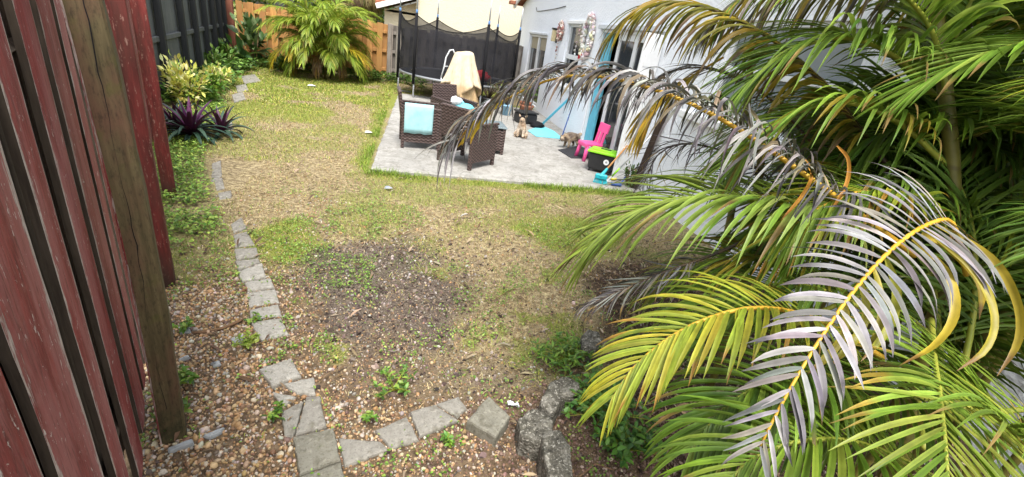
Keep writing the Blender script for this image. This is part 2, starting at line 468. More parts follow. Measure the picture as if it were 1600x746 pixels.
# ------------------------------------------------------------------ world and sun
w = bpy.data.worlds.new('World'); scene.world = w; w.use_nodes = True
nt = w.node_tree; bg = nt.nodes['Background']
sky = nt.nodes.new('ShaderNodeTexSky'); sky.sky_type = 'NISHITA'; sky.sun_disc = False
SUN_EL, SUN_AZ = R_(62), R_(183)          # azimuth of the sun, clockwise from +Y
sky.sun_elevation = SUN_EL; sky.sun_rotation = SUN_AZ; sky.air_density = 1.6; sky.dust_density = 4.0; sky.ozone_density = 1
hs = nt.nodes.new('ShaderNodeHueSaturation'); hs.inputs['Saturation'].default_value = .38
nt.links.new(sky.outputs[0], hs.inputs['Color']); nt.links.new(hs.outputs[0], bg.inputs['Color'])
bg.inputs['Strength'].default_value = .14
sl = bpy.data.lights.new('sun', 'SUN'); sun = bpy.data.objects.new('sun', sl); COL.objects.link(sun)
sl.energy = 1.9; sl.angle = R_(20); sl.color = (1, .96, .90)
sd = Vector((math.sin(SUN_AZ) * math.cos(SUN_EL), math.cos(SUN_AZ) * math.cos(SUN_EL), math.sin(SUN_EL)))
sun.rotation_euler = sd.to_track_quat('Z', 'Y').to_euler(); sun.location = (0, 0, 12)
scene.view_settings.view_transform = 'Standard'; scene.view_settings.look = 'None'
scene.view_settings.gamma = 1; scene.view_settings.exposure = 1.22

# ------------------------------------------------------------------ ground
path_px = [(510, 760), (497, 725), (478, 640), (445, 590), (420, 510), (405, 455), (383, 390), (366, 345), (350, 305), (336, 262), (345, 215), (368, 160), (388, 122)]
PATH = np.array([G(*p)[:2] for p in path_px])
def path_x(y): return np.interp(y, PATH[:, 1], PATH[:, 0])
mc = G(590, 440)
def masks(x, y):
    x = np.asarray(x, float); y = np.asarray(y, float)
    n1 = fbm(x, y, 1.3, 3); n2 = fbm(x, y, 3.2, 9); n3 = fbm(x, y, .55, 21)
    side = x - path_x(y)                               # <0 left of the stone path
    wob = (n2 - .5) * .5
    left = sstep(side + wob * .5, .12, -.05)
    near = sstep(y + wob * .6, 3.15, 2.75)
    curb = sstep(y - .10 * np.abs(x - .2) + wob * .5, 1.95, 1.62)
    gravel = np.maximum(left * sstep(y + wob, 3.3, 2.7), curb * sstep(x, 2.2, 1.0))
    gravel = np.maximum(gravel, .62 * sstep(np.abs(side - .10) + wob * .5, .42, .06) * sstep(y, 3.9, 2.6))
    gravel = np.maximum(gravel, .42 * sstep(y + wob * 2, 2.7, 2.0) * sstep(x, .8, .0))
    gravel = np.maximum(gravel, .5 * sstep(np.hypot((x + .75) / .25, (y - 4.0) / 1.2), 1.1, .4) * n2)
    mulch = sstep(np.hypot((x - mc[0] - .08) / .72, (y - mc[1] + .15) / .95) + wob * 2.2, 1.25, .45)
    mulch = np.maximum(mulch, .55 * sstep(y + wob * 2.4, 2.7, 2.0) * sstep(x, -.6, .1) * sstep(x, 1.6, 1.1))
    litter = sstep(x - .18 * (y - 1.5) + wob * .8, 1.0, 1.45) * sstep(y + wob, 3.9, 3.0)
    far = sstep(y + (n1 - .5) * 3, 6.6, 9.0)
    green = far * sstep(n1 - .12 * sstep(x, -2.2, -.4), .24, .52) * .85
    green = np.maximum(green, .9 * sstep(np.abs(y - 5.48) + wob * .3, .26, .08) * sstep(x, -.7, -.3))
    green = np.maximum(green, .75 * sstep(np.abs(x + .56) + wob * .4, .25, .06) * sstep(y, 5.2, 6.0))
    gp1 = np.hypot((x - G(890, 370)[0]) / .75, (y - G(890, 370)[1]) / .75); green = np.maximum(green, .85 * sstep(gp1 + wob * 1.6, 1.0, .45))
    gp2 = np.hypot((x - G(440, 375)[0]) / .42, (y - G(440, 375)[1]) / .6); green = np.maximum(green, .9 * sstep(gp2 + wob * 1.4, 1.1, .5))
    green = np.maximum(green, .45 * left * sstep(y, 2.9, 3.3))
    gp3 = sstep(n2, .56, .68) * sstep(y, 4.5, 3.0) * .7; green = np.maximum(green, gp3 * (1 - litter))
    green = np.maximum(green, .55 * sstep(n1, .44, .62) * sstep(y, 2.2, 3.2))
    return dict(gravel=np.clip(gravel, 0, 1), mulch=np.clip(mulch * (1 - left), 0, 1), green=np.clip(green, 0, 1), litter=np.clip(litter, 0, 1), n1=n1, n2=n2, left=left)

def in_patio(x, y): return (x > -.47) & (y > 5.58) & (y < 12.0) & (x < 3.3)
def gz(x, y):
    z = (fbm(x, y, .9, 5) - .5) * .05 + (fbm(x, y, 5, 8, 2) - .5) * .018
    return z * sstep(np.hypot(np.asarray(x), np.asarray(y)), .3, 1.2)

def axis(segs):
    out = [segs[0][0]]
    for a, b, st in segs: out += list(np.linspace(a, b, int(round((b - a) / st)) + 1)[1:])
    return np.array(out)
xs = axis([(-60, -12, 8), (-12, -5, 1), (-5, -2.6, .15), (-2.6, 2.6, .05), (2.6, 5, .15), (5, 12, 1), (12, 60, 8)])
ys = axis([(-20, -2, 3), (-2, .4, .2), (.4, 5.6, .05), (5.6, 15, .12), (15, 24, 1), (24, 90, 11)])
GX, GY = np.meshgrid(xs, ys); nx, ny = len(xs), len(ys)
gv = np.stack([GX.ravel(), GY.ravel(), gz(GX.ravel(), GY.ravel())], 1)
ii = (np.arange(ny - 1)[:, None] * nx + np.arange(nx - 1)[None]).ravel()
gf = np.stack([ii, ii + 1, ii + nx + 1, ii + nx], 1)
mk = masks(gv[:, 0], gv[:, 1])

def m_ground():
    h = NT('yard_ground')
    a = h.noise(3.2, 6, .68); b = h.noise(24, 5, .65); c = h.noise(95, 4, .65); d = h.noise(11, 5, .7, None, None, .5)
    g = h.attr('gravel', 'Fac'); m = h.attr('mulch', 'Fac'); gr = h.attr('green', 'Fac'); li = h.attr('litter', 'Fac')
    straw = h.ramp(h.math('ADD', h.math('MULTIPLY', b, .6), h.math('MULTIPLY', c, .4)), [(.38, (.09, .065, .038)), (.49, (.28, .22, .12)), (.60, (.50, .42, .24))])
    soil = h.ramp(c, [(.3, (.08, .06, .043)), (.52, (.20, .155, .115)), (.72, (.34, .28, .21))])
    col = h.mix(h.step(d, .42, .62), straw, soil)
    col = h.mix(.35, straw, col)
    grn = h.ramp(c, [(.3, (.07, .085, .018)), (.52, (.22, .25, .05)), (.72, (.38, .38, .10))])
    jit = h.math('MULTIPLY', h.math('SUBTRACT', b, .5), .9)
    col = h.mix(h.step(h.math('ADD', gr, jit), .35, .85), col, grn)
    mul = h.ramp(c, [(.3, (.032, .024, .022)), (.52, (.10, .078, .068)), (.72, (.26, .22, .195))])
    col = h.mix(h.math('MULTIPLY', h.step(h.math('ADD', m, h.math('MULTIPLY', jit, 1.5)), .25, .85), .85), col, mul)
    gra = h.ramp(b, [(.35, (.075, .052, .033)), (.6, (.21, .15, .095))])
    col = h.mix(h.step(h.math('ADD', g, jit), .25, .55), col, gra)
    lit = h.ramp(c, [(.3, (.035, .025, .018)), (.6, (.11, .075, .05)), (.8, (.22, .16, .11))])
    col = h.mix(h.step(h.math('ADD', li, jit), .3, .7), col, lit)
    hh = h.math('ADD', h.math('MULTIPLY', b, .8), c)
    return h.done(h.bsdf(col, .95, h.bump(hh, .8, .02), .12))
ground = mesh_np('ground', gv, gf, m_ground(), None, None, True, {k: mk[k] for k in ('gravel', 'mulch', 'green', 'litter')})
tag(ground, kind='structure')

# patio slab with a worn irregular edge
def patio():
    m = MB(); top = .035
    x0, x1, y0, y1 = -.44, 3.25, 5.60, 12.1
    front = [(x, y0 + .03 * math.sin(x * 5) * .3 + random.uniform(-.012, .012)) for x in np.linspace(x0, x1, 46)]
    lefte = [(x0 + random.uniform(-.012, .012) + .12 * (y - y0) / 6.5, y) for y in np.linspace(y1, y0, 60)[:-1]]
    ring = front + [(x1, y1)] + lefte
    n = len(ring); c = (1.4, 8.8)
    def ins(p, k): dx, dy = c[0] - p[0], c[1] - p[1]; l = math.hypot(dx, dy); return (p[0] + dx / l * k, p[1] + dy / l * k)
    vs = [(*ins(p, .02), top) for p in ring] + [(*p, top - .015) for p in ring] + [(*p, -.1) for p in ring]
    fs = [tuple(range(n))] + [(r * n + (i + 1) % n, r * n + i, (r + 1) * n + i, (r + 1) * n + (i + 1) % n) for r in range(2) for i in range(n)]
    m.add(vs, [tuple(reversed(f)) if k else f for k, f in enumerate(fs)])
    return m.build('patio', MAT['patio'])
tag(patio(), kind='structure')
PT = .035

# ------------------------------------------------------------------ pavers and stones
PAVERS = []
def slab(px, top, thick=.06, mat='paver', name='paver', label='', cat='paver', group=None, tilt=0, zref=None):
    pts = [G(*p, top)[:2] for p in px]
    # densify and roughen the outline
    out = []
    for i in range(len(pts)):
        a, b = np.array(pts[i]), np.array(pts[(i + 1) % len(pts)]); L = np.linalg.norm(b - a); k = max(2, int(L / .025))
        nrm = np.array([(b - a)[1], -(b - a)[0]]) / (L + 1e-9)
        for j in range(k): out.append(a + (b - a) * j / k + nrm * (random.uniform(-.0035, .0035) if j else 0))
    out = np.array(out)
    ar = np.sum(out[:, 0] * np.roll(out[:, 1], -1) - out[:, 1] * np.roll(out[:, 0], -1))
    if ar < 0: out = out[::-1]
    PAVERS.append(np.array(pts))
    c = out.mean(0); n = len(out)
    sl = np.array([random.uniform(-1, 1), random.uniform(-1, 1)]) * tilt
    def zz(p): return top + (p - c).dot(sl)
    def ring(k, dz): return [(*(c + (p - c) * k), zz(p) + dz) for p in out]
    dmean = np.linalg.norm(out - c, axis=1).mean()
    vs = ring(1 - .02 / dmean * .9, 0.0) + ring(1 - .004 / dmean, -.004) + ring(1, -.012) + ring(1.0, -thick)
    # inner ring with slight relief
    vs += [(*(c + (p - c) * .5), zz(c + (p - c) * .5) + random.uniform(-.002, .003)) for p in out]
    fs = [tuple(range(4 * n, 5 * n))]
    for i in range(n):
        j = (i + 1) % n
        fs.append((i, j, 4 * n + j, 4 * n + i))
        for r in range(3): fs.append(((r + 1) * n + i, (r + 1) * n + j, r * n + j, r * n + i))
    m = MB(); m.add(vs, fs)
    return tag(m.build(name, MAT[mat]), label, cat, group)

def z3(*p): return [(x / 2.155 + 240, y / 2.155 + 400) for x, y in p]
PG = 'flat stones edging the gravel path'
T = .014
slab(z3((280, 52), (365, 22), (380, 68), (298, 85)), T, .05, 'paver2', label='pale square paver, fifth above the gap in the stone path, next to ground cover', group=PG)
slab(z3((305, 88), (393, 72), (408, 104), (316, 117)), T, .05, 'paver2', label='pale paver with a small hole, fourth above the gap in the stone path', group=PG)
slab(z3((312, 122), (410, 110), (424, 155), (322, 171)), T, .05, 'paver2', label='pale paver with rough top, third above the gap in the stone path', group=PG)
slab(z3((323, 180), (420, 161), (433, 199), (328, 212)), T, .05, 'paver2', label='narrow pale paver, second above the gap in the stone path', group=PG)
slab(z3((323, 219), (430, 208), (457, 262), (362, 285)), T, .05, 'paver2', label='tapered pale paver with weed on it, just above the gap in the path', group=PG)
slab(z3((355, 379), (465, 342), (497, 402), (397, 435)), T + .01, .06, 'paver2', label='beige paver tilted at the lower side of the gap in the path', group=PG, tilt=.05)
slab(z3((432, 430), (540, 405), (546, 464), (482, 460)), T, .05, 'paver2', label='broken beige paver piece with a pointed left end', group=PG, tilt=.04)
slab(z3((399, 455), (480, 471), (431, 514)), T - .004, .05, 'paver2', label='small triangular paver fragment on the left of the path', group=PG, tilt=.04)
slab(z3((431, 520), (507, 485), (470, 604), (440, 604)), T, .05, 'paver', label='left half of the paver cracked from top to bottom', group=PG)
slab(z3((513, 470), (560, 468), (583, 572), (477, 600)), T, .05, 'paver', label='right half of the paver cracked from top to bottom', group=PG)
slab(z3((469, 606), (605, 579), (630, 684), (491, 735)), T + .012, .06, 'paver3', label='big dark square paver at the corner of the stone path', group=PG)
slab(z3((493, 741), (632, 690), (652, 770), (492, 790)), T + .004, .06, 'paver3', label='dark paver cut by the bottom of the photo below the corner', group=PG)
slab([(529, 683), (595, 689), (610, 703), (538, 727)], T - .006, .05, 'paver', label='flat grey stone half sunk in soil right of the corner paver', group=PG)
slab([(586, 671), (636, 650), (655, 687), (611, 699)], T, .05, 'paver', label='light grey blotched paver in the curb row', group=PG)
slab([(641, 642), (680, 631), (717, 656), (655, 681)], T, .05, 'paver', label='grey paver in the curb row with chipped right side', group=PG)
slab([(681, 630), (717, 618), (730, 637), (715, 652), (697, 640)], T - .004, .05, 'paver', label='small grey broken paver at the right end of the curb row', group=PG)
slab([(730, 655), (764, 617), (797, 651), (775, 683)], .06, .10, 'paver3', label='thick olive grey square paver lying like a diamond on gravel', group=PG, tilt=.05)
ups = [([(360, 350), (377, 339), (385, 356), (365, 364)], 'small grey stone of the path where the upper row starts'),
       ([(365, 366), (386, 361), (398, 382), (367, 386)], 'grey rough stone of the path, second of the upper row'),
       ([(365, 388), (401, 386), (405, 400), (369, 405)], 'grey wide stone of the path, third of the upper row'),
       ([(367, 407), (404, 403), (407, 410), (372, 421)], 'thin grey stone strip of the path just above the pale square paver'),
       ([(331, 255), (345, 250), (347, 275), (330, 286)], 'sunken grey stone beside the ground cover below the purple plant'),
       ([(334, 279), (347, 277), (351, 294), (338, 298)], 'rough grey stone just above the flat sunken one at the dry lawn'),
       ([(340, 301), (361, 297), (362, 309), (343, 312)], 'flat sunken stone between ground cover and dry lawn'),
       ([(345, 190), (362, 186), (364, 203), (345, 208)], 'grey stone right of the purple plant'),
       ([(362, 148), (379, 143), (384, 155), (366, 160)], 'far grey stone of the path near the yellow shrub'),
       ([(376, 119), (398, 116), (408, 127), (382, 131)], 'farthest flat grey stone of the path near the back corner'),
       ([(368, 134), (384, 131), (388, 141), (371, 144)], 'second farthest flat grey stone of the path')]
for px, lab in ups: slab(px, .012, .04, 'paver', label=lab, group=PG)
SG = 'loose slate shards by the fence post'
for px, lab in [(z3((45, 640), (130, 614), (136, 630), (52, 656)), 'long slate shard right at the foot of the big mossy post'),
                (z3((165, 605), (238, 570), (228, 588), (188, 610)), 'pointed slate shard second from the mossy post'),
                (z3((255, 275), (303, 263), (300, 287), (274, 288)), 'flat pale shard beside the weed on the path'),
                (z3((82, 345), (118, 330), (124, 337), (86, 350)), 'small slate splinter at the edge of the gravel by fence'),
                (z3((80, 240), (128, 232), (125, 252), (88, 256)), 'whitish slate shard between weeds by the red fence'),
                (z3((190, 355), (222, 348), (228, 362), (200, 368)), 'small white stone chip on the gravel left of the gap')]:
    slab(px, .018, .02, 'slate', 'stone_shard', lab, 'stone shard', SG, tilt=.15)

def rock(px, h, name, label, cat, zlow=-.05):
    """solid with the footprint from its outline, lumpy surface"""
    pts = np.array([G(*p, h * .75)[:2] for p in px]); c = pts.mean(0)
    ang = np.arctan2(pts[:, 1] - c[1], pts[:, 0] - c[0]); o = np.argsort(ang); ang = ang[o]; rad = np.linalg.norm(pts - c, axis=1)[o]
    n = 64; th = np.linspace(-PI, PI, n, endpoint=False); PAVERS.append(pts)
    po = pts[o] - c; rr = []
    for t in th:
        dx, dy = math.cos(t), math.sin(t); best = None
        for i in range(len(po)):
            (xa, ya), (xb, yb) = po[i], po[(i + 1) % len(po)]; ex, ey = xb - xa, yb - ya; den = dx * ey - dy * ex
            if abs(den) < 1e-9: continue
            q = (xa * ey - ya * ex) / den; u = (xa * dy - ya * dx) / den
            if q > 0 and -.001 <= u <= 1.001: best = q if best is None else max(best, q)
        rr.append(best if best else rad.mean())
    rr = np.array(rr); rr = .25 * np.roll(rr, 1) + .5 * rr + .25 * np.roll(rr, -1); vs = []; sd = random.randint(0, 999)
    lv = [(1.04, zlow), (1.04, .0), (1.03, h * .25), (1.015, h * .5), (1.0, h * .75), (.985, h * .9), (.95, h * .97), (.88, h), (.7, h * 1.01), (.5, h * 1.02), (.3, h * 1.02), (.12, h * 1.02)]
    for k, z in lv:
        for t, r in zip(th, rr):
            q = vnoise(math.cos(t) * 2 + 5, math.sin(t) * 2 + z * 12, 1.5, sd) - .5; q2 = vnoise(math.cos(t) * 6 + 9, math.sin(t) * 6 + z * 40, 1.5, sd + 3) - .5
            vs.append((c[0] + math.cos(t) * r * k * (1 + .05 * q + .02 * q2), c[1] + math.sin(t) * r * k * (1 + .05 * q + .02 * q2), z + (.014 * q + .006 * q2) * (z > 0.02)))
    fs = [(i * n + a, i * n + (a + 1) % n, (i + 1) * n + (a + 1) % n, (i + 1) * n + a) for i in range(len(lv) - 1) for a in range(n)]
    fs.append(tuple(range((len(lv) - 1) * n, len(lv) * n)))
    m = MB(); m.add(vs, fs); return tag(m.build(name, MAT['rock'], None, True), label, cat)
rock([(842, 634), (858, 603), (885, 590), (907, 605), (899, 622), (876, 630), (866, 652), (852, 648)], .11, 'concrete_block', 'long dark weathered concrete block lying behind the two other blocks', 'block')
rock([(808, 660), (832, 641), (862, 656), (865, 680), (842, 699), (812, 688)], .10, 'concrete_block', 'round topped weathered block left in front, beside the diamond paver', 'block')
rock([(844, 684), (874, 676), (890, 706), (895, 756), (858, 762), (846, 714)], .12, 'concrete_block', 'upright dark weathered block at the bottom edge of the photo', 'block')
rock([(907, 530), (917, 519), (934, 522), (941, 537), (928, 552), (910, 548)], .10, 'limestone_rock', 'small pale and dark rock among weeds at the palm', 'rock')

# ------------------------------------------------------------------ scatter helpers
ICO_V = None
def ico(sub):
    import bmesh
    bm = bmesh.new(); bmesh.ops.create_icosphere(bm, subdivisions=sub, radius=1)
    V = np.array([v.co[:] for v in bm.verts]); F = np.array([[v.index for v in f.verts] for f in bm.faces]); bm.free()
    return V, F
def rand_rot(n):
    q = rng.normal(size=(n, 4)); q /= np.linalg.norm(q, axis=1)[:, None]
    a, b, c, d = q.T
    return np.stack([np.stack([1 - 2 * (c * c + d * d), 2 * (b * c - a * d), 2 * (b * d + a * c)], -1),
                     np.stack([2 * (b * c + a * d), 1 - 2 * (b * b + d * d), 2 * (c * d - a * b)], -1),
                     np.stack([2 * (b * d - a * c), 2 * (c * d + a * b), 1 - 2 * (b * b + c * c)], -1)], 1)
def blobs(pos, size, cols, sub=1, flat=.65, jitter=.12):
    V, F = ico(sub); n = len(pos); k = len(V)
    sc = np.stack([rng.uniform(.75, 1.3, n), rng.uniform(.7, 1.1, n), rng.uniform(flat * .8, flat * 1.2, n)], 1) * size[:, None]
    P = V[None] * (1 + rng.uniform(-jitter, jitter, (n, k, 1))) * sc[:, None]
    P = np.einsum('nij,nkj->nki', rand_rot(n), P) + pos[:, None]
    FF = (F[None] + (np.arange(n) * k)[:, None, None]).reshape(-1, F.shape[1])
    return P.reshape(-1, 3), FF, np.repeat(cols, k, axis=0)

def pick(n, pal, p=None, var=.15):
    pal = np.array(pal); i = rng.choice(len(pal), n, p=p)
    return np.clip(pal[i] * (1 + rng.normal(0, var, (n, 1))) * (1 + rng.normal(0, .05, (n, 3))), .004, .9)

def on_paver(x, y):
    r = np.zeros(len(x), bool)
    for P in PAVERS:
        ins = np.zeros(len(x), bool); k = len(P)
        for i in range(k):
            (xa, ya), (xb, yb) = P[i][:2], P[(i + 1) % k][:2]
            ins ^= ((ya > y) != (yb > y)) & (x < (xb - xa) * (y - ya) / (yb - ya + 1e-12) + xa)
        r |= ins
    return r
def scatter(n, x0, x1, y0, y1, prob):
    x = rng.uniform(x0, x1, n); y = rng.uniform(y0, y1, n)
    k = masks(x, y); p = prob(x, y, k)
    s = (rng.random(n) < p) & ~(on_paver(x, y) & (rng.random(n) < .93)) & ~in_patio(x, y) & (x < 3.2) & fence_side(x, y)
    return x[s], y[s]
FD = np.array([-.4, .92]); FD = FD / np.linalg.norm(FD); FA = np.array([-.9, 1.6])
def fence_side(x, y):
    return ((x - FA[0]) * FD[1] - (y - FA[1]) * FD[0] > -.12) | (y > 8.4)

# gravel
gx, gy = scatter(115000, -2.0, 1.9, .75, 4.6, lambda x, y, k: k['gravel'] ** 1.5 * .95 + .07 * k['mulch'] + .03)
n = len(gx); near = np.hypot(gx, gy) < 2.3
size = np.clip(rng.lognormal(math.log(.0056), .40, n), .0026, .016) * (1 - .35 * masks(gx, gy)['mulch'])
brown = sstep(gx + (fbm(gx, gy, 2, 31) - .5) * .8, .1, .7) * sstep(gy, 2.0, 1.7)
colA = pick(n, [(.36, .22, .105), (.45, .32, .185), (.50, .43, .35), (.23, .14, .08), (.34, .31, .27), (.15, .105, .08)], [.26, .24, .13, .18, .12, .07])
colB = pick(n, [(.17, .105, .08), (.26, .17, .13), (.11, .07, .055), (.45, .36, .28)], [.42, .28, .2, .1])
colG = np.where((rng.random(n) < brown)[:, None], colB, colA)
gpos = np.stack([gx, gy, gz(gx, gy) + size * .3], 1)
V1, F1, C1 = blobs(gpos[near], size[near], colG[near], 2, .7)
V2, F2, C2 = blobs(gpos[~near], size[~near] * 1.15, colG[~near], 1, .7)
tag(mesh_np('gravel', np.vstack([V1, V2]), np.vstack([F1, F2 + len(V1)]), MAT['pebble'], None, np.vstack([C1, C2]), True),
    'tan, orange and white pebbles loose on the soil along the stone path', 'gravel', None, 'stuff')

# bark mulch chips and soil crumbs
def chips(name, x, y, size, cols, label, cat, thin=.35):
    n = len(x); pos = np.stack([x, y, gz(x, y) + size * .25], 1)
    V, F, C = blobs(pos, size, cols, 1, thin, .25)
    return tag(mesh_np(name, V, F, MAT['chip'], None, C, False), label, cat, None, 'stuff')
mx, my = scatter(30000, -1.6, 2.8, 1.0, 5.0, lambda x, y, k: np.clip(k['mulch'] * 1.0 + .10 * (y < 4) + .3 * k['litter'], 0, 1) * (1 - .7 * k['gravel']))
n = len(mx)
chips('bark_mulch', mx, my, np.clip(rng.lognormal(math.log(.0075), .4, n), .003, .02),
      pick(n, [(.06, .045, .04), (.12, .088, .076), (.20, .155, .135), (.42, .38, .34), (.28, .22, .18)], [.28, .27, .20, .13, .12]),
      'dark chips of bark mulch lying on the bare soil patch', 'mulch')

# grass blades -----------------------------------------------------
def blades(x, y, length, width, tilt, cols):
    n = len(x); az = rng.uniform(0, 2 * PI, n); dirh = np.stack([np.cos(az), np.sin(az), np.zeros(n)], 1)
    side = np.stack([-np.sin(az), np.cos(az), np.zeros(n)], 1)
    b = np.stack([x, y, gz(x, y) - .004], 1); up = np.array([0, 0, 1.])
    t1 = tilt; t2 = tilt + rng.uniform(.2, .9, n)
    m = b + (dirh * np.sin(t1)[:, None] + up * np.cos(t1)[:, None]) * (length * .55)[:, None]
    e = m + (dirh * np.sin(t2)[:, None] + up * np.cos(t2)[:, None]) * (length * .45)[:, None]
    e[:, 2] = np.maximum(e[:, 2], b[:, 2] + .006)
    w = side * (width / 2)[:, None]
    V = np.stack([b - w, b + w, m - w * .8, m + w * .8, e], 1).reshape(-1, 3)
    o = np.arange(n) * 5
    Q = np.stack([o, o + 1, o + 3, o + 2], 1); T = np.stack([o + 2, o + 3, o + 4], 1)
    return V, Q, T, np.repeat(cols, 5, axis=0)
def grass(name, sets, label, cat):
    Vs, Qs, Ts, Cs = [], [], [], []; off = 0
    for s in sets:
        V, Q, T, C = blades(*s); Vs.append(V); Qs.append(Q + off); Ts.append(T + off); Cs.append(C); off += len(V)
    return tag(mesh_np(name, np.vstack(Vs), [np.vstack(Qs), np.vstack(Ts)], MAT['grass'], None, np.vstack(Cs)), label, cat, None, 'stuff')
STRAW = [(.40, .28, .12), (.52, .40, .20), (.27, .18, .09), (.60, .50, .29), (.20, .14, .08)]
GREEN = [(.20, .29, .04), (.29, .37, .06), (.14, .22, .03), (.40, .41, .09)]
def bset(nc, box, prob, L, Wd, pal, tl):
    x, y = scatter(nc, *box, prob); n = len(x)
    return (x, y, rng.uniform(*L, n), np.full(n, Wd) * rng.uniform(.7, 1.3, n), rng.uniform(*tl, n), pick(n, pal, None, .2))
dryp = lambda x, y, k: np.clip((1 - 1.15 * k['gravel']) * (1 - .93 * k['mulch']) * (1 - .45 * k['green']) * (1 - .6 * k['litter']), 0, 1) * sstep(fbm(x, y, 4, 44), .22, .5)
grnp = lambda x, y, k: np.clip(k['green'] ** 1.4 + .05, 0, 1) * (1 - .8 * k['gravel']) * (1 - .75 * k['mulch']) * (1 - k['litter'])
grass('dry_grass', [bset(95000, (-1.6, 3.0, 1.6, 5.6), dryp, (.02, .055), .0035, STRAW, (.7, 1.5)),
                    bset(42000, (-3.2, 3.0, 5.6, 9.0), dryp, (.025, .055), .006, STRAW, (.6, 1.5)),
                    bset(26000, (-5.0, .2, 9.0, 14.4), dryp, (.03, .06), .010, STRAW, (.5, 1.4))],
      'short dry straw coloured grass of the worn lawn', 'grass')
grass('green_grass', [bset(62000, (-1.6, 3.1, 1.6, 5.58), grnp, (.025, .065), .004, GREEN, (.2, 1.2)),
                      bset(40000, (-3.4, 3.0, 5.6, 9.0), grnp, (.025, .06), .0065, GREEN + [(.42, .40, .09)], (.2, 1.2)),
                      bset(42000, (-5.0, .3, 9.0, 14.4), grnp, (.03, .065), .011, GREEN + [(.42, .40, .09)], (.2, 1.1))],
      'yellowish green grass growing in patches of the lawn', 'grass')
# taller tufts along the patio edge
n = 2600; ex = np.concatenate([rng.uniform(-.5, 3.0, n), -.50 + rng.normal(0, .05, 1500)]); ey = np.concatenate([5.52 + rng.normal(0, .06, n), rng.uniform(5.6, 9.5, 1500)])
keep = (fbm(ex, ey, 2.2, 71) > .40) & ~in_patio(ex, ey); ex, ey = ex[keep], ey[keep]; n = len(ex)
grass('edge_grass', [(ex, ey, rng.uniform(.04, .12, n), np.full(n, .006), rng.uniform(.05, .8, n), pick(n, [(.20, .32, .04), (.30, .40, .07), (.14, .23, .03)], None, .2))],
      'taller bright green grass growing along the edge of the patio slab', 'grass')

# leaves: vectorised folded leaf blades ------------------------------
def leaf_arrays(pos, dirs, nrm, L, W, cols, fold=.25, bend=.25):
    n = len(pos); d = dirs / np.linalg.norm(dirs, axis=1)[:, None]
    s = np.cross(d, nrm); s /= np.linalg.norm(s, axis=1)[:, None] + 1e-9; u = np.cross(s, d)
    L = L[:, None]; W = W[:, None]
    p0 = pos; pm = pos + d * L * .5 + u * L * bend * .35; pt = pos + d * L + u * L * (-bend * .2)
    l1 = pos + d * L * .28 + s * W * .42 + u * (W * fold * .5 + L * bend * .22); r1 = pos + d * L * .28 - s * W * .42 + u * (W * fold * .5 + L * bend * .22)
    l2 = pos + d * L * .62 + s * W * .45 + u * (W * fold * .5 + L * bend * .28); r2 = pos + d * L * .62 - s * W * .45 + u * (W * fold * .5 + L * bend * .28)
    V = np.stack([p0, l1, l2, pt, r2, r1, pm], 1).reshape(-1, 3); o = np.arange(n) * 7
    Q = np.concatenate([np.stack([o, o + 6, o + 2, o + 1], 1), np.stack([o + 5, o + 4, o + 6, o], 1)])
    T = np.concatenate([np.stack([o + 6, o + 3, o + 2], 1), np.stack([o + 4, o + 3, o + 6], 1)])
    return V, Q, T, np.repeat(cols, 7, axis=0)
def leaf_obj(name, pos, dirs, nrm, L, W, cols, parent=None, mat='leaf2', fold=.25, bend=.25):
    V, Q, T, C = leaf_arrays(np.asarray(pos), np.asarray(dirs), np.asarray(nrm), np.asarray(L), np.asarray(W), np.asarray(cols), fold, bend)
    return mesh_np(name, V, [Q, T], MAT[mat], parent, C, True)
def low_leaves(x, y, hmax, L, pal, name, label, kind='stuff', Wr=.6, cat='ground cover', mat='leaf2', zb=None, var=.2):
    n = len(x); z = (gz(x, y) if zb is None else zb) + rng.random(n) ** .7 * hmax + .006
    az = rng.uniform(0, 2 * PI, n); el = rng.uniform(-.2, .7, n)
    d = np.stack([np.cos(az) * np.cos(el), np.sin(az) * np.cos(el), np.sin(el)], 1)
    nr = np.stack([rng.normal(0, .35, n), rng.normal(0, .35, n), np.ones(n)], 1)
    Ls = rng.uniform(L[0], L[1], n)
    o = leaf_obj(name, np.stack([x, y, z], 1), d, nr, Ls, Ls * Wr, pick(n, pal, None, var), None, mat)
    return tag(o, label, cat, None, kind)
PALG = [(.10, .22, .03), (.16, .30, .04), (.07, .15, .025), (.24, .36, .06)]
# ground cover left of the path
x, y = scatter(52000, -3.4, -.8, 2.75, 8.6, lambda x, y, k: np.clip(k['left'] * sstep(y + (k['n2'] - .5) * 1.6, 3.0, 3.5) * sstep(fbm(x, y, 2.1, 51) + .35 * (fbm(x, y, 7, 52) - .5), .38, .50) * 1.0, 0, 1) * sstep(x - path_x(y), -.05, -.22))
low_leaves(x, y, .07, (.018, .042), [(.15, .29, .04), (.22, .38, .06), (.10, .20, .03), (.32, .45, .08), (.36, .48, .09)], 'ground_cover', 'low leafy green weeds covering the soil between red fence and stone path')
# clover like weeds scattered over the lawn
x, y = scatter(90000, -1.5, 1.9, 1.2, 5.5, lambda x, y, k: np.clip(sstep(fbm(x, y, 3.4, 61), .55, .66) * .55 * (1 - .55 * k['mulch']) + .75 * (k['green'] > .4) * (x < -.2) * (x > path_x(y)) * sstep(fbm(x, y, 5, 62), .42, .56) + .008, 0, .8) * (1 - .75 * k['litter']) * (1 - .35 * k['gravel']) * sstep(y, 5.4, 3.8))
low_leaves(x, y, .028, (.009, .021), [(.15, .28, .04), (.22, .36, .06), (.10, .20, .03), (.30, .42, .08)], 'lawn_weeds', 'small bright green weeds scattered over the bare soil of the yard')
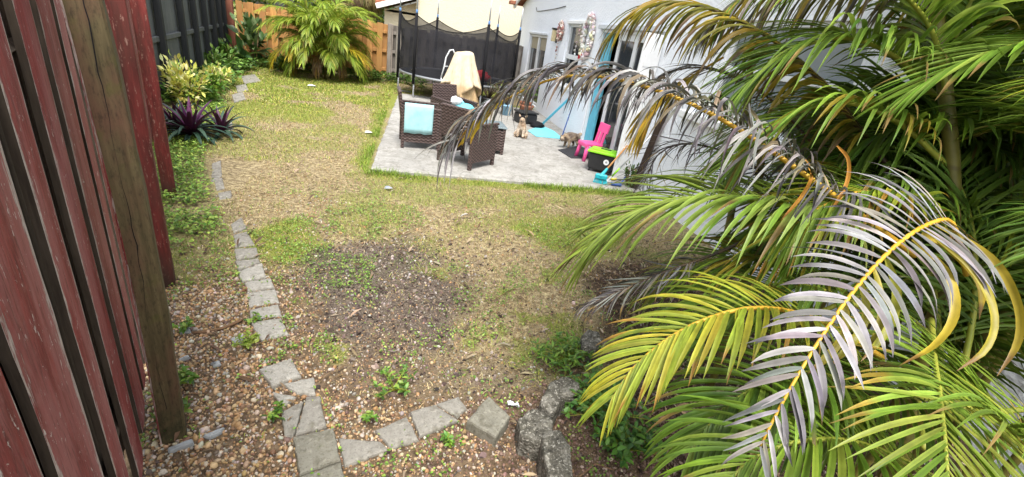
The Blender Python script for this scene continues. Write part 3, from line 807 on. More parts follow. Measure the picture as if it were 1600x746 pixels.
# leaf litter under the palm
x, y = scatter(16000, -1.4, 3.1, .5, 5.5, lambda x, y, k: k['litter'] * .6 + .035)
low_leaves(x, y, .02, (.03, .10), [(.16, .10, .06), (.26, .18, .11), (.10, .065, .045), (.34, .27, .18)], 'leaf_litter', 'brown dead leaves littering the ground under the palm', Wr=.22, cat='leaf litter', mat='dryleaf')
# weeds at the back fence and the left bed
x, y = scatter(16000, -5.0, .4, 12.6, 14.5, lambda x, y, k: sstep(y + (fbm(x, y, 1.6, 81) - .5) * 1.6, 13.4, 14.1) * sstep(fbm(x, y, 1.2, 82), .3, .5))
low_leaves(x, y, .22, (.05, .11), [(.06, .13, .02), (.10, .20, .03), (.16, .26, .05), (.045, .09, .02)], 'back_weeds', 'leafy weeds growing along the foot of the wooden back fence')
x, y = scatter(12000, -4.8, -2.3, 8.0, 13.5, lambda x, y, k: sstep(x + .17 * (y - 8.4) + (fbm(x, y, 1.5, 91) - .5) * .8, -3.05, -3.4) * .9)
low_leaves(x, y, .26, (.05, .12), [(.09, .20, .03), (.15, .29, .05), (.06, .13, .02), (.22, .36, .08)], 'bed_weeds', 'mid green leafy plants filling the bed at the grey fence')

# ------------------------------------------------------------------ small ground things
def foil():
    c = G(802, 632, .02); m = MB(); n = 9
    vs = [(c[0] + (i / (n - 1) - .5) * .055, c[1] + (j / 4 - .5) * .03 - .3 * (i / (n - 1) - .5) * .055, c[2] + random.uniform(-.008, .012)) for i in range(n) for j in range(5)]
    fs = [(i * 5 + j, i * 5 + j + 1, i * 5 + 5 + j + 1, i * 5 + 5 + j) for i in range(n - 1) for j in range(4)]
    m.add(vs, fs); tag(m.build('foil_scrap', MAT['foil']), 'crumpled silvery wrapper between the diamond paver and the blocks', 'litter')
foil()
def leaflet_litter(px, L, c, lab):
    p = G(*px, .02); a = random.uniform(0, 6.28)
    o = leaf_obj('dead_leaf', [p], [(math.cos(a), math.sin(a), .15)], [(0, .2, 1)], [L], [L * .4], [c], None, 'dryleaf', .4, .5); tag(o, lab, 'leaf')
leaflet_litter((718, 340), .13, (.45, .42, .38), 'pale grey curled dead leaf lying on the dry lawn')
leaflet_litter((1008, 650), .10, (.42, .30, .20), 'tan dead leaf at the lower edge of the palm')
def scrap(px, c, lab, s=.05):
    p = G(*px, .02); m = MB()
    vs = [(p[0] + random.uniform(-s, s), p[1] + random.uniform(-s, s), p[2] + random.uniform(-.01, .02)) for _ in range(4)]
    vs = [(p[0] - s, p[1] - s * .5, .015), (p[0] + s, p[1] - s * .7, .03), (p[0] + s * .8, p[1] + s * .6, .02), (p[0] - s * .7, p[1] + s * .5, .035), (p[0], p[1], .045)]
    m.add(vs, [(0, 1, 4), (1, 2, 4), (2, 3, 4), (3, 0, 4)]); tag(m.build('paper_scrap', plain('scrap', c, .7)), lab, 'litter')
scrap((576, 207), (.75, .75, .74), 'white scrap lying on the lawn left of the patio', .06)
scrap((607, 294), (.30, .32, .38), 'blue grey scrap on the lawn in front of the patio corner', .045)
scrap((487, 134), (.8, .82, .82), 'white scrap on the grass under the far palm', .09)
def stick(px, r, lab, z=.012):
    pts = [G(*p, z + random.uniform(0, .01)) for p in px]; m = MB(); m.tube(pts, [r * .7] + [r] * (len(pts) - 2) + [r * .4], 6)
    tag(m.build('twig', MAT['twig'], None, True), lab, 'twig', 'twigs lying on the ground')
stick([(300, 520), (325, 519), (348, 513), (372, 503), (386, 496)], .009, 'reddish root lying on gravel left of the path')
stick([(284, 705), (290, 720), (298, 740)], .004, 'thin twig on gravel below the slate shards')
stick([(664, 722), (672, 700), (680, 688)], .004, 'pale twig on brown pebbles below the curb row')
stick([(806, 690), (822, 700), (826, 712)], .004, 'thin twig against the round block')
stick([(960, 640), (1000, 622), (1030, 618)], .004, 'twig beside the leafy weed near the palm')
stick([(1040, 690), (1035, 720), (1050, 745)], .005, 'twig in the dead leaves at the bottom')
stick([(770, 470), (800, 452), (820, 455)], .003, 'short twig on the dry lawn')
stick([(905, 745), (930, 725), (960, 735)], .004, 'twig right of the upright block')

def weed(px, R, hgt, nl, L, label, pal=PALG, wr=.5, name='weed_plant'):
    c = G(*px); root = empty(name, (c[0], c[1], 0), label, 'weed')
    m = MB(); tips = []
    ns = max(4, nl // 9)
    for i in range(ns):
        a = random.uniform(0, 2 * PI); r = R * math.sqrt(random.random()); hh = hgt * random.uniform(.5, 1)
        p = [(c[0] + math.cos(a) * r * k, c[1] + math.sin(a) * r * k, hh * (k ** .7)) for k in (0, .4, .75, 1)]
        m.tube(p, [.003, .0025, .002, .0012], 5); tips.append(p)
    m.build('stem', MAT['rach_green'], root)
    pos, dr, nr = [], [], []
    for i in range(nl):
        p = random.choice(tips); t = random.uniform(.3, 1.0) * 3; k = min(2, int(t)); f = t - k
        q = np.array(p[k]) * (1 - f) + np.array(p[k + 1]) * f
        a = random.uniform(0, 2 * PI); el = random.uniform(-.3, .7)
        pos.append(q); dr.append((math.cos(a) * math.cos(el), math.sin(a) * math.cos(el), math.sin(el))); nr.append((random.gauss(0, .3), random.gauss(0, .3), 1))
    Ls = rng.uniform(L * .6, L * 1.2, nl)
    leaf_obj('foliage', pos, dr, nr, Ls, Ls * wr, pick(nl, pal), root)
weed((945, 650), .27, .14, 620, .046, 'bushy dark green weed right of the concrete blocks', [(.07, .17, .035), (.11, .24, .045), (.15, .30, .05)])
weed((975, 705), .18, .12, 330, .045, 'dark green weed at the bottom below the bushy one', [(.05, .13, .025), (.09, .20, .035), (.12, .25, .04)])
weed((885, 565), .24, .09, 420, .05, 'bright green grassy weed behind the blocks', PALG, .3)
weed((615, 610), .13, .08, 130, .032, 'light green weed right of the cracked pavers')
weed((385, 545), .07, .08, 110, .03, 'yellowish green weed in the gap of the stone path', [(.2, .3, .04), (.28, .36, .06)])
weed((575, 655), .07, .06, 50, .028, 'small light green weed above the curb row')
weed((270, 672), .08, .10, 36, .045, 'small weed with round leaves at the foot of the mossy post')
weed((290, 600), .07, .08, 60, .04, 'small weed on gravel beside the red fence')
weed((285, 520), .06, .07, 60, .035, 'small weed at the fence next to the reddish root')
weed((430, 655), .05, .06, 50, .03, 'weed squeezed against the left side of the cracked paver')
weed((705, 700), .06, .06, 55, .028, 'small weed on pebbles below the curb row')
weed((398, 505), .05, .05, 30, .03, 'tiny weed growing on the tapered paver')
weed((1000, 560), .22, .12, 200, .05, 'dark green weed under the yellow palm frond', [(.05, .13, .025), (.08, .18, .03)])

# ------------------------------------------------------------------ red fence
FN = np.array([FD[1], -FD[0]])                     # towards the yard
def FP(s, off, z): p = FA + FD * s + FN * off; return (p[0], p[1], z)
red_fence = empty('red_fence', (FA[0], FA[1], 0), 'red painted wooden shadowbox fence with peeling paint along the left side', 'fence')
def board(s0, s1, off, z0, z1, mat, name='board', thick=.018, th_edge=None, parent=red_fence, top_s=0.0, bias=0.0, side=None):
    """one weathered board, with an 'edge' attribute for the peeling"""
    nc, nr = 13, 60; V = []; E = []
    for front in (1, 0):
        for j in range(nr + 1):
            z = z0 + (z1 - z0) * j / nr
            for i in range(nc + 1):
                t = i / nc; s = s0 + (s1 - s0) * t + top_s * (z - z0)
                if i in (0, nc): s += (vnoise(z * 9, s0 * 7 + i, 1, 4) - .5) * .008
                cup = .004 * (2 * t - 1) ** 2
                V.append(FP(s, off - (0 if front else thick) - cup, z)); E.append(max(0, abs(2 * t - 1) - .35) / .65 + bias)
    k = (nr + 1) * (nc + 1); F = []
    for j in range(nr):
        for i in range(nc):
            a = j * (nc + 1) + i; F.append((a, a + 1, a + nc + 2, a + nc + 1)); F.append((k + a, k + a + nc + 1, k + a + nc + 2, k + a + 1))
        a = j * (nc + 1); F.append((a, a + nc + 1, k + a + nc + 1, k + a)); b = a + nc; F.append((b, k + b, k + b + nc + 1, b + nc + 1))
    for i in range(nc): F.append((i, k + i, k + i + 1, i + 1)); t = nr * (nc + 1) + i; F.append((t, t + 1, k + t + 1, k + t))
    ob = mesh_np(name, V, np.array(F), mat, parent, None, False, {'edge': E})
    if side:
        ob.data.materials.append(side)
        for p in ob.data.polygons:
            if abs(np.array(p.normal)[:2].dot(FD)) > .7: p.material_index = 1
    return ob
BO = -.085
# front boards (near to far), dark back boards behind the gaps
def sp(px, py, off=BO):
    r = ray(px, py); t = ((FA - CAM[:2]).dot(FN) + off) / r[:2].dot(FN); p = CAM + r * t; return (p[:2] - FA).dot(FD)
edges = [(sp(-40, 373), sp(52, 373)), (sp(76, 373), sp(102, 373)), (sp(121, 373), sp(142, 373)), (sp(150, 373), sp(165, 373))]
s_prev = edges[0][0]
for q in range(1, 5): edges.insert(0, (edges[0][0] - .19, edges[0][0] - .06))
m_back = plain('dark_back_board', (.085, .066, .050), .85, .4, 12, .15, .4, (6, 6, .6))
for k, (a, b) in enumerate(edges): board(a, b, BO, .06, 1.86, MAT['redpaint'], thick=.016, bias=.10 if k == len(edges) - 3 else 0, side=m_back)
s = -2.2
while s < .3:
    board(s, s + .125, BO - .055, .06, 1.86, m_back, 'back_board'); s += .135
s = .12
while s < 7.2:
    board(s, s + .13, BO, .06, 1.86, MAT['redpaint'], side=m_back); s += .19
m = MB()
for z in (.35, 1.55):
    a, b = FP(-2.2, BO - .037, z), FP(7.3, BO - .037, z); m.tube([a, b], .018, 4)
m.build('rail', m_back, red_fence)
def post(s, off, w, mat_face, mat_side, lean=0, edge=.9, top=1.95, bow=0):
    """square post: the wide face towards the viewer is bare wood, the face to the yard keeps paint"""
    def P(a, b, z): return FP(s + a, off + b + bow * math.sin(PI * max(z, 0) / 1.75), z)
    d = w
    mb = MB(); nz = 14
    rows = []
    ch = .006
    for j in range(nz + 1):
        z = -.06 + (top + .06) * j / nz; jit = [random.uniform(-.0025, .0025) for _ in range(8)]
        rows.append([P(-d + ch, -d, z), P(-ch, -d + jit[1], z), P(0, -d + ch, z), P(jit[2], -ch, z), P(-ch, jit[3], z), P(-d + ch, jit[4], z), P(-d, -ch + jit[5], z), P(-d + jit[6], -d + ch, z)])
    v = [p for r in rows for p in r]
    f = [(j * 8 + i, j * 8 + (i + 1) % 8, j * 8 + 8 + (i + 1) % 8, j * 8 + 8 + i) for j in range(nz) for i in range(8)] + [tuple(range(nz * 8, nz * 8 + 8))]
    mb.add(v, f); o = mb.build('post', mat_face, red_fence)
    o.data.materials.append(mat_side)
    a = o.data.attributes.new('edge', 'FLOAT', 'POINT'); a.data.foreach_set('value', [edge] * len(v))
    for p in o.data.polygons:
        n_ = np.array(p.normal)[:2]
        if n_.dot(FN) > .35: p.material_index = 1
    return o
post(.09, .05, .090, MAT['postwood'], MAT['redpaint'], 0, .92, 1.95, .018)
post(1.42, .045, .10, MAT['darkred'], MAT['darkred'], 0, .25)
post(3.02, .09, .10, MAT['darkred'], MAT['darkred'], 0, .2)
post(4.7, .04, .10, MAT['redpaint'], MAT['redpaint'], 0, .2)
# crack in the big post: a shallow dark split
m = MB(); z = .18; sx = -.05
cr = []
while z < 1.9:
    cr.append((z, sx)); z += .035; sx += random.uniform(-.004, .0042); sx = min(max(sx, -.068), -.022)
def CP(b, z): return FP(.09 - .090 - .0012, b + .05 + .018 * math.sin(PI * z / 1.75), z)
cv = []
for za, sa in cr:
    wa = (.0009 * (1 + math.sin(za * 9)) * .7 + .00025) * (1 if za > .9 else .6); cv += [CP(sa - wa, za), CP(sa + wa, za)]
m.add(cv, [(2 * k, 2 * k + 1, 2 * k + 3, 2 * k + 2) for k in range(len(cr) - 1)])
m.build('crack', MAT['black'], red_fence)

# ------------------------------------------------------------------ dark grey fence
def GFX(y): return -3.77 - (y - 8.45) * .1787
gfence = empty('grey_fence', (GFX(11.5), 11.5, 0), 'dark grey painted panel fence with charcoal posts in the far left', 'fence')
mp = MB(); mr = MB()
ang = math.atan2(6.1, -.1787 * 6.1)
y = 8.0
while y < 14.6:
    mp.col = (random.uniform(.8, 1.2),) * 3
    mp.box((GFX(y) - .05, y, .97), (.115, .018, 1.8), ang, .003); y += .118
mp.build('panel_boards', MAT['slategrey'], gfence)
for z in (.10, .92, 1.78):
    mr.box((GFX(11.3) - .015, 11.3, z), (6.6, .045, .075), ang, .006)
mr.build('rail', MAT['slategrey'], gfence)
for y in (8.45, 9.75, 10.75, 11.7, 12.6, 13.4, 14.1):
    m = MB(); m.box((GFX(y) + .03, y, .95), (.11, .09, 1.95), ang, .008); m.build('post', MAT['charcoal'], gfence)

# ------------------------------------------------------------------ back fence (two fences, orange then weathered grey)
def shadow_fence(x0, x1, Y, hgt, mat, name, label, pitch, bw, postxs, hvar=.02, postmat=None, rails=(.3, .8, 1.3)):
    root = empty(name, ((x0 + x1) / 2, Y, 0), label, 'fence')
    fb, bb, rl = MB(), MB(), MB()
    x = x0 + bw / 2; k = 0
    while x < x1 - bw * .3:
        c = random.uniform(.72, 1.15); fb.col = (c, c * random.uniform(.95, 1.03), c * random.uniform(.9, 1.05))
        h_ = hgt + random.uniform(-hvar, hvar)
        fb.box((x, Y - .035, h_ / 2 + .03), (bw, .018, h_ - .04), random.uniform(-.02, .02), .004)
        c = random.uniform(.5, .8); bb.col = (c, c, c)
        h_ = hgt + random.uniform(-hvar, hvar) - .03
        bb.box((x + pitch / 2, Y + .055, h_ / 2 + .03), (bw, .018, h_ - .04), 0, .004)
        x += pitch
    for z in rails: rl.col = (.8, .8, .8); rl.box(((x0 + x1) / 2, Y + .01, z), (x1 - x0, .05, .085), 0, .006)
    fb.build('front_boards', mat, root); bb.build('back_boards', mat, root); rl.build('rail', mat, root)
    for px_ in postxs: m = MB(); m.box((px_, Y - .05, hgt / 2), (.10, .10, hgt + .06), 0, .008); m.build('post', postmat or mat, root)
    return root
shadow_fence(-4.62, -.78, 14.62, 1.52, MAT['orangefence'], 'wooden_fence', 'orange stained shadowbox fence behind the far palm', .275, .15, [-2.9], .015)
m = MB(); m.box((-4.76, 14.55, .8), (.16, .12, 1.66), 0, .01); tag(m.build('fence_post', MAT['reddish']), 'reddish brown post between grey fence and orange fence', 'post')
shadow_fence(-.76, 3.18, 14.66, 1.50, MAT['greyfence'], 'wooden_fence', 'weathered grey shadowbox fence behind the trampoline', .235, .15, [-.70, 1.2], .035)

# ------------------------------------------------------------------ white house
WX = 3.22
house = empty('white_house', (WX + 3, 7, 0), 'white stucco house with windows and an open back door on the right', 'house')
openings = [(12.1, 14.05, .10, 1.85), (9.42, 10.46, .90, 2.14), (6.20, 8.46, .05, 2.07), (3.05, 4.72, 1.27, 2.22)]
def house_wall():
    m = MB(); y0, y1 = -6., 15.66
    YS = sorted({y0, y1, 6.0, *[o[0] for o in openings], *[o[1] for o in openings]}); ZS = sorted({-.1, 2.62, *[o[2] for o in openings], *[o[3] for o in openings]})
    for a, b in zip(YS[:-1], YS[1:]):
        for c, d in zip(ZS[:-1], ZS[1:]):
            ym, zm = (a + b) / 2, (c + d) / 2
            if any(o[0] < ym < o[1] and o[2] < zm < o[3] for o in openings): continue
            m.quad((WX, b, c), (WX, a, c), (WX, a, d), (WX, b, d))
    for (a, b, c, d) in openings:
        X2 = WX + .16
        m.quad((WX, a, c), (WX, a, d), (X2, a, d), (X2, a, c)); m.quad((WX, b, d), (WX, b, c), (X2, b, c), (X2, b, d))
        m.quad((WX, a, d), (WX, b, d), (X2, b, d), (X2, a, d)); m.quad((WX, b, c), (WX, a, c), (X2, a, c), (X2, b, c))
    # gable above, far end wall
    m.add([(WX, y1, 2.62), (WX, 6.0, 2.62), (WX, y0, 2.62), (WX, y0, 3.5), (WX, 6.0, 5.3)], [(0, 1, 2, 3, 4)])
    m.quad((WX, y1, -.1), (WX, y1, 2.62), (WX + 7, y1, 2.62), (WX + 7, y1, -.1))
    m.quad((WX, y0, -.1), (WX + 7, y0, -.1), (WX + 7, y0, 3.5), (WX, y0, 3.5))
    m.quad((WX + 7, y0, -.1), (WX + 7, y1, -.1), (WX + 7, y1, 2.62), (WX + 7, y0, 2.62))
    return m.build('wall', MAT['stucco'], house)
house_wall()
m = MB()
m.box((WX + 3.2, 15.80, 2.66), (7.2, .35, .10), 0, .01)
M1 = Matrix.Rotation(-math.atan2(2.68, 9.66), 3, 'X')
m.box((WX + 3.4, 10.95, 4.05), (7.2, 10.4, .12), 0, .01, M1)
M2 = Matrix.Rotation(math.atan2(1.8, 12), 3, 'X')
m.box((WX + 3.4, -.1, 4.48), (7.2, 12.5, .12), 0, .01, M2)
rf = m.build('roof', MAT['tile'], house)
m = MB(); m.box((WX - .22, 15.82, 2.60), (.05, .30, .16), 0, .01); m.box((WX - .22, 10.95, 3.97), (.04, 10.4, .17), 0, .006, M1); m.build('fascia', MAT['fascia'], rf)
# interior
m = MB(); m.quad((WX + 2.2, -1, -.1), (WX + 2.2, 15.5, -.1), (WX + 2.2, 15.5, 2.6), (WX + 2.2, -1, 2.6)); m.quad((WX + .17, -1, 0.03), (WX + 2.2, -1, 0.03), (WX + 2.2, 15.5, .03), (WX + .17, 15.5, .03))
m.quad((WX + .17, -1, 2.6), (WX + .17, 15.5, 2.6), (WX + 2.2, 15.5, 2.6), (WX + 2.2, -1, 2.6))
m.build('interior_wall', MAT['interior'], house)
def frame(a, b, c, d, x, w, t, extra=()):
    m = MB()
    m.box((x, (a + b) / 2, d - w / 2), (t, b - a, w), 0, .004); m.box((x, (a + b) / 2, c + w / 2), (t, b - a, w), 0, .004)
    m.box((x, a + w / 2, (c + d) / 2), (t * .96, w, d - c - 2 * w), 0, .004); m.box((x, b - w / 2, (c + d) / 2), (t * .96, w, d - c - 2 * w), 0, .004)
    for e in extra: m.box(*e)
    return m
X = WX + .07
def pane(win, a, b, c, d, x): m = MB(); m.box((x, (a + b) / 2, (c + d) / 2), (.008, b - a, d - c)); return m.build('pane', MAT['glass'], win)
# window 1 : two tall panes with blinds
a, b, c, d = openings[0]
win = frame(a, b, c, d, X, .06, .07, [((X, 13.08, (c + d) / 2), (.075, .13, d - c - .13), 0, .004)]).build('window', MAT['white_metal'], house)
pane(win, a + .05, 13.02, c + .05, d - .05, X + .015); pane(win, 13.14, b - .05, c + .05, d - .05, X + .015)
m = MB(); m.box((X + .007, 12.56, 1.64), (.006, .84, .30)); m.box((X + .007, 13.58, 1.64), (.006, .82, .30)); m.build('blind', MAT['blind'], win)
m = MB(); m.box((WX - .012, (a + b) / 2, d + .03), (.05, b - a + .12, .05), 0, .005); m.build('trim', MAT['fascia'], win)
# window 2 : single hung
a, b, c, d = openings[1]
win = frame(a, b, c, d, X, .055, .07, [((X - .01, (a + b) / 2, 1.50), (.08, b - a - .11, .09), 0, .005)]).build('window', MAT['white_metal'], house)
pane(win, a + .05, b - .05, c + .05, 1.46, X + .012); pane(win, a + .05, b - .05, 1.54, d - .05, X + .02)
m = MB(); m.box((WX - .015, (a + b) / 2, d + .03), (.06, b - a + .14, .06), 0, .005); m.box((WX - .02, (a + b) / 2, c - .02), (.08, b - a + .14, .05), 0, .006); m.build('sill', MAT['white_paint'], win)
# window 4 right, behind the palm
a, b, c, d = openings[3]
win = frame(a, b, c, d, X, .05, .07, [((X - .01, (a + b) / 2, 1.75), (.08, b - a - .1, .06), 0, .005)]).build('window', MAT['white_metal'], house)
m = MB(); m.box((X + .012, (a + b) / 2, (c + d) / 2), (.01, b - a - .08, d - c - .08)); m.build('pane', m_glass('grey_screen_glass', (.16, .18, .19)), win)
m = MB(); m.box((WX - .05, 4.15, 1.20), (.16, 1.9, .09), 0, .012); m.build('sill', MAT['white_paint'], win)
# back door : frame, blue door leaf, sliding glazed leaf
a, b, c, d = openings[2]
dr = frame(a, b, c, d, X, .05, .12).build('door_frame', MAT['white_metal'], house)
m = MB(); m.box((X + .02, 8.24, 1.06), (.05, .34, 1.96), 0, .006); m.build('door_panel', MAT['blue_paint'], dr)
sld = frame(6.26, 7.74, c + .03, d - .05, X - .005, .10, .04, [((X - .006, 7.05, (c + d) / 2), (.042, .12, d - c - .28), 0, .004)]).build('sliding_leaf', MAT['white_metal'], dr)
pane(sld, 6.34, 7.0, c + .1, d - .12, X); pane(sld, 7.1, 7.66, c + .1, d - .12, X)
m = MB(); m.box((WX - .02, (a + b) / 2, d + .035), (.07, b - a + .16, .07), 0, .006); m.build('trim', MAT['fascia'], dr)
# white panelled screen leaf, open outwards
def open_leaf():
    p0 = np.array([WX - .01, 6.12]); p1 = np.array([2.90, 6.02]); L = .0
    m = MB(); e = p1 - p0; L = np.linalg.norm(e); az = math.atan2(e[1], e[0]); c_ = (p0 + p1) / 2
    m.box((c_[0], c_[1], 1.04), (L, .035, 1.98), az, .005)
    nrm = np.array([-e[1], e[0]]) / L
    if nrm[1] > 0: nrm = -nrm
    for z in (.35, .85, 1.35, 1.8):
        q = c_ + nrm * .02; m.box((q[0], q[1], z), (L * .7, .012, .36), az, .004)
    o = m.build('screen_leaf', MAT['white_paint'], dr)
open_leaf()
m = MB(); q0 = (3.13, 5.72, PT); q1 = (3.19, 5.50, 1.35)  # dark strip drawn in for the shadowed gap between door leaf and wall
m.tube([q0, q1], .055, 4); tag(m.build('shade_strip', plain('dark_gap_shade', (.05, .035, .028), .7, .4, 9, .2, .2, (6, 6, .6))), 'dark strip standing in for the shaded gap right of the door', 'board')
# wire on the wall
m = MB(); pts = [onX(*p, WX - .012) for p in [(838, 12), (839, 18), (850, 17), (868, 14), (884, 10)]]; m.tube(pts, .008, 6); tag(m.build('cable', MAT['black_plastic'], None, True), 'dark cable running across the white wall near the roof corner', 'cable')
# wall lantern
def lantern():
    p = onX(866, 56, WX - .06); r = empty('wall_lantern', (WX, p[1], p[2]), 'small amber glass wall lantern beside the far window', 'lamp')
    m = MB(); m.box((WX - .07, p[1], p[2]), (.09, .10, .25), 0, .008); m.build('glass', MAT['lantern'], r)
    m = MB(); m.box((WX - .07, p[1], p[2] + .145), (.12, .14, .04), 0, .008); m.box((WX - .012, p[1] - .07, p[2] + .02), (.03, .07, .34), 0, .006); m.build('housing', MAT['black_plastic'], r)
lantern()

# shell wreaths
def wreath(px, ry, rz_, label, n, tail, pal, bow=False):
    c = onX(*px, WX - .05); root = empty('shell_wreath', (WX, c[1], c[2]), label, 'wreath')
    pos = []
    for i in range(n):
        t = 2 * PI * i / n + random.uniform(-.1, .1); k = random.uniform(.72, 1.12)
        pos.append((WX - .05 + random.uniform(-.03, .02), c[1] + math.cos(t) * ry * k, c[2] + math.sin(t) * rz_ * k))
    V, F, C = blobs(np.array(pos), rng.uniform(.022, .048, n), pick(n, pal), 2, .6, .15)
    mesh_np('shells', V, F, MAT['pebble'], root, C, True)
    m = MB(); ring = [(WX - .03, c[1] + math.cos(t) * ry * .92, c[2] + math.sin(t) * rz_ * .92) for t in np.linspace(0, 2 * PI, 28)]; m.tube(ring, .02, 6, False); m.build('ring', MAT['shell_thread'], root)
    for (dy, dz, k) in tail:
        pts = [(WX - .04 + random.uniform(-.01, .01), c[1] + dy + .02 * math.sin(i), c[2] + dz - .075 * i) for i in range(k)]
        m = MB(); m.tube([pts[0], pts[-1]], .004, 5); st = m.build('string', MAT['shell_thread'], root)
        V, F, C = blobs(np.array(pts), rng.uniform(.018, .036, k), pick(k, pal), 2, .6, .15); mesh_np('shells', V, F, MAT['pebble'], root, C, True)
    if bow:
        m = MB(); q = (WX - .07, c[1] + .12, c[2] - rz_ - .0)
        m.box((q[0], q[1] - .06, q[2]), (.03, .13, .10), 0, .012); m.box((q[0], q[1] + .06, q[2]), (.03, .13, .10), 0, .012); m.box((q[0] - .012, q[1], q[2]), (.04, .05, .05), 0, .01); m.build('bow', MAT['red_cloth'], root)
PINK = [(.62, .52, .50), (.45, .22, .22), (.72, .68, .64), (.30, .14, .13)]
wreath((876, 48), .13, .17, 'small brown and pink shell wreath with a tail between the two windows', 70, [(.1, -.2, 7)], [(.45, .25, .22), (.60, .45, .40), (.28, .13, .11), (.7, .62, .56)])
wreath((918, 58), .24, .36, 'large white and pink shell wreath with red bow beside the door', 230, [(.55, .18, 3), (.60, -.12, 4), (.08, -.40, 5)], [(.72, .69, .68), (.66, .58, .58), (.50, .36, .38), (.76, .76, .76), (.62, .58, .42)], True)

# ------------------------------------------------------------------ neighbour house and trees behind
nb = empty('neighbour_house', (3, 18, 0), 'cream stucco house with red tiled eave behind the back fence', 'house')
m = MB(); m.box((3.98, 20.0, 2.4), (8., 6., 4.8), 0, 0); m.build('wall', MAT['cream'], nb)
m = MB(); m.box((-.52, 20.2, .92), (1.0, 5.8, 2.0), 0, 0)
m.add([(-1.02, 17.3, 1.85), (0., 17.3, 1.85), (0., 17.3, 2.25)], [(0, 1, 2)]); m.build('side_wall', MAT['cream'], nb)
m = MB()
sl_ = (2.46 - 1.98) / 1.27; M3 = Matrix.Rotation(-math.atan(sl_), 3, 'Y')
m.box((-.62, 19.9, 2.22 + .05), (1.42, 6.2, .07), 0, .01, M3)
for k in range(24): m.tube([(-1.28, 17.0 + k * .24, 2.03 + .05), (.02, 17.0 + k * .24, 2.03 + .05 + 1.3 * sl_)], .055, 6)
rfn = m.build('roof', MAT['tile'], nb)
m = MB(); m.box((-.60, 16.76, 2.20), (1.40, .04, .15), 0, .004, M3); m.build('fascia', MAT['white_paint'], rfn)

# ------------------------------------------------------------------ fronds
def catmull(P, n):
    P = np.array(P, float); P = np.vstack([2 * P[0] - P[1], P, 2 * P[-1] - P[-2]]); k = len(P) - 3
    out = []
    for u in np.linspace(0, k - 1e-6, n):
        i = int(u); t = u - i; a, b, c, d = P[i:i + 4]
        out.append(.5 * (2 * b + (c - a) * t + (2 * a - 5 * b + 4 * c - d) * t * t + (3 * b - a - 3 * c + d) * t ** 3))
    out = np.array(out)
    s = np.concatenate([[0], np.cumsum(np.linalg.norm(np.diff(out, axis=0), axis=1))])
    return np.stack([np.interp(np.linspace(0, s[-1], n), s, out[:, i]) for i in range(3)], 1), s[-1]

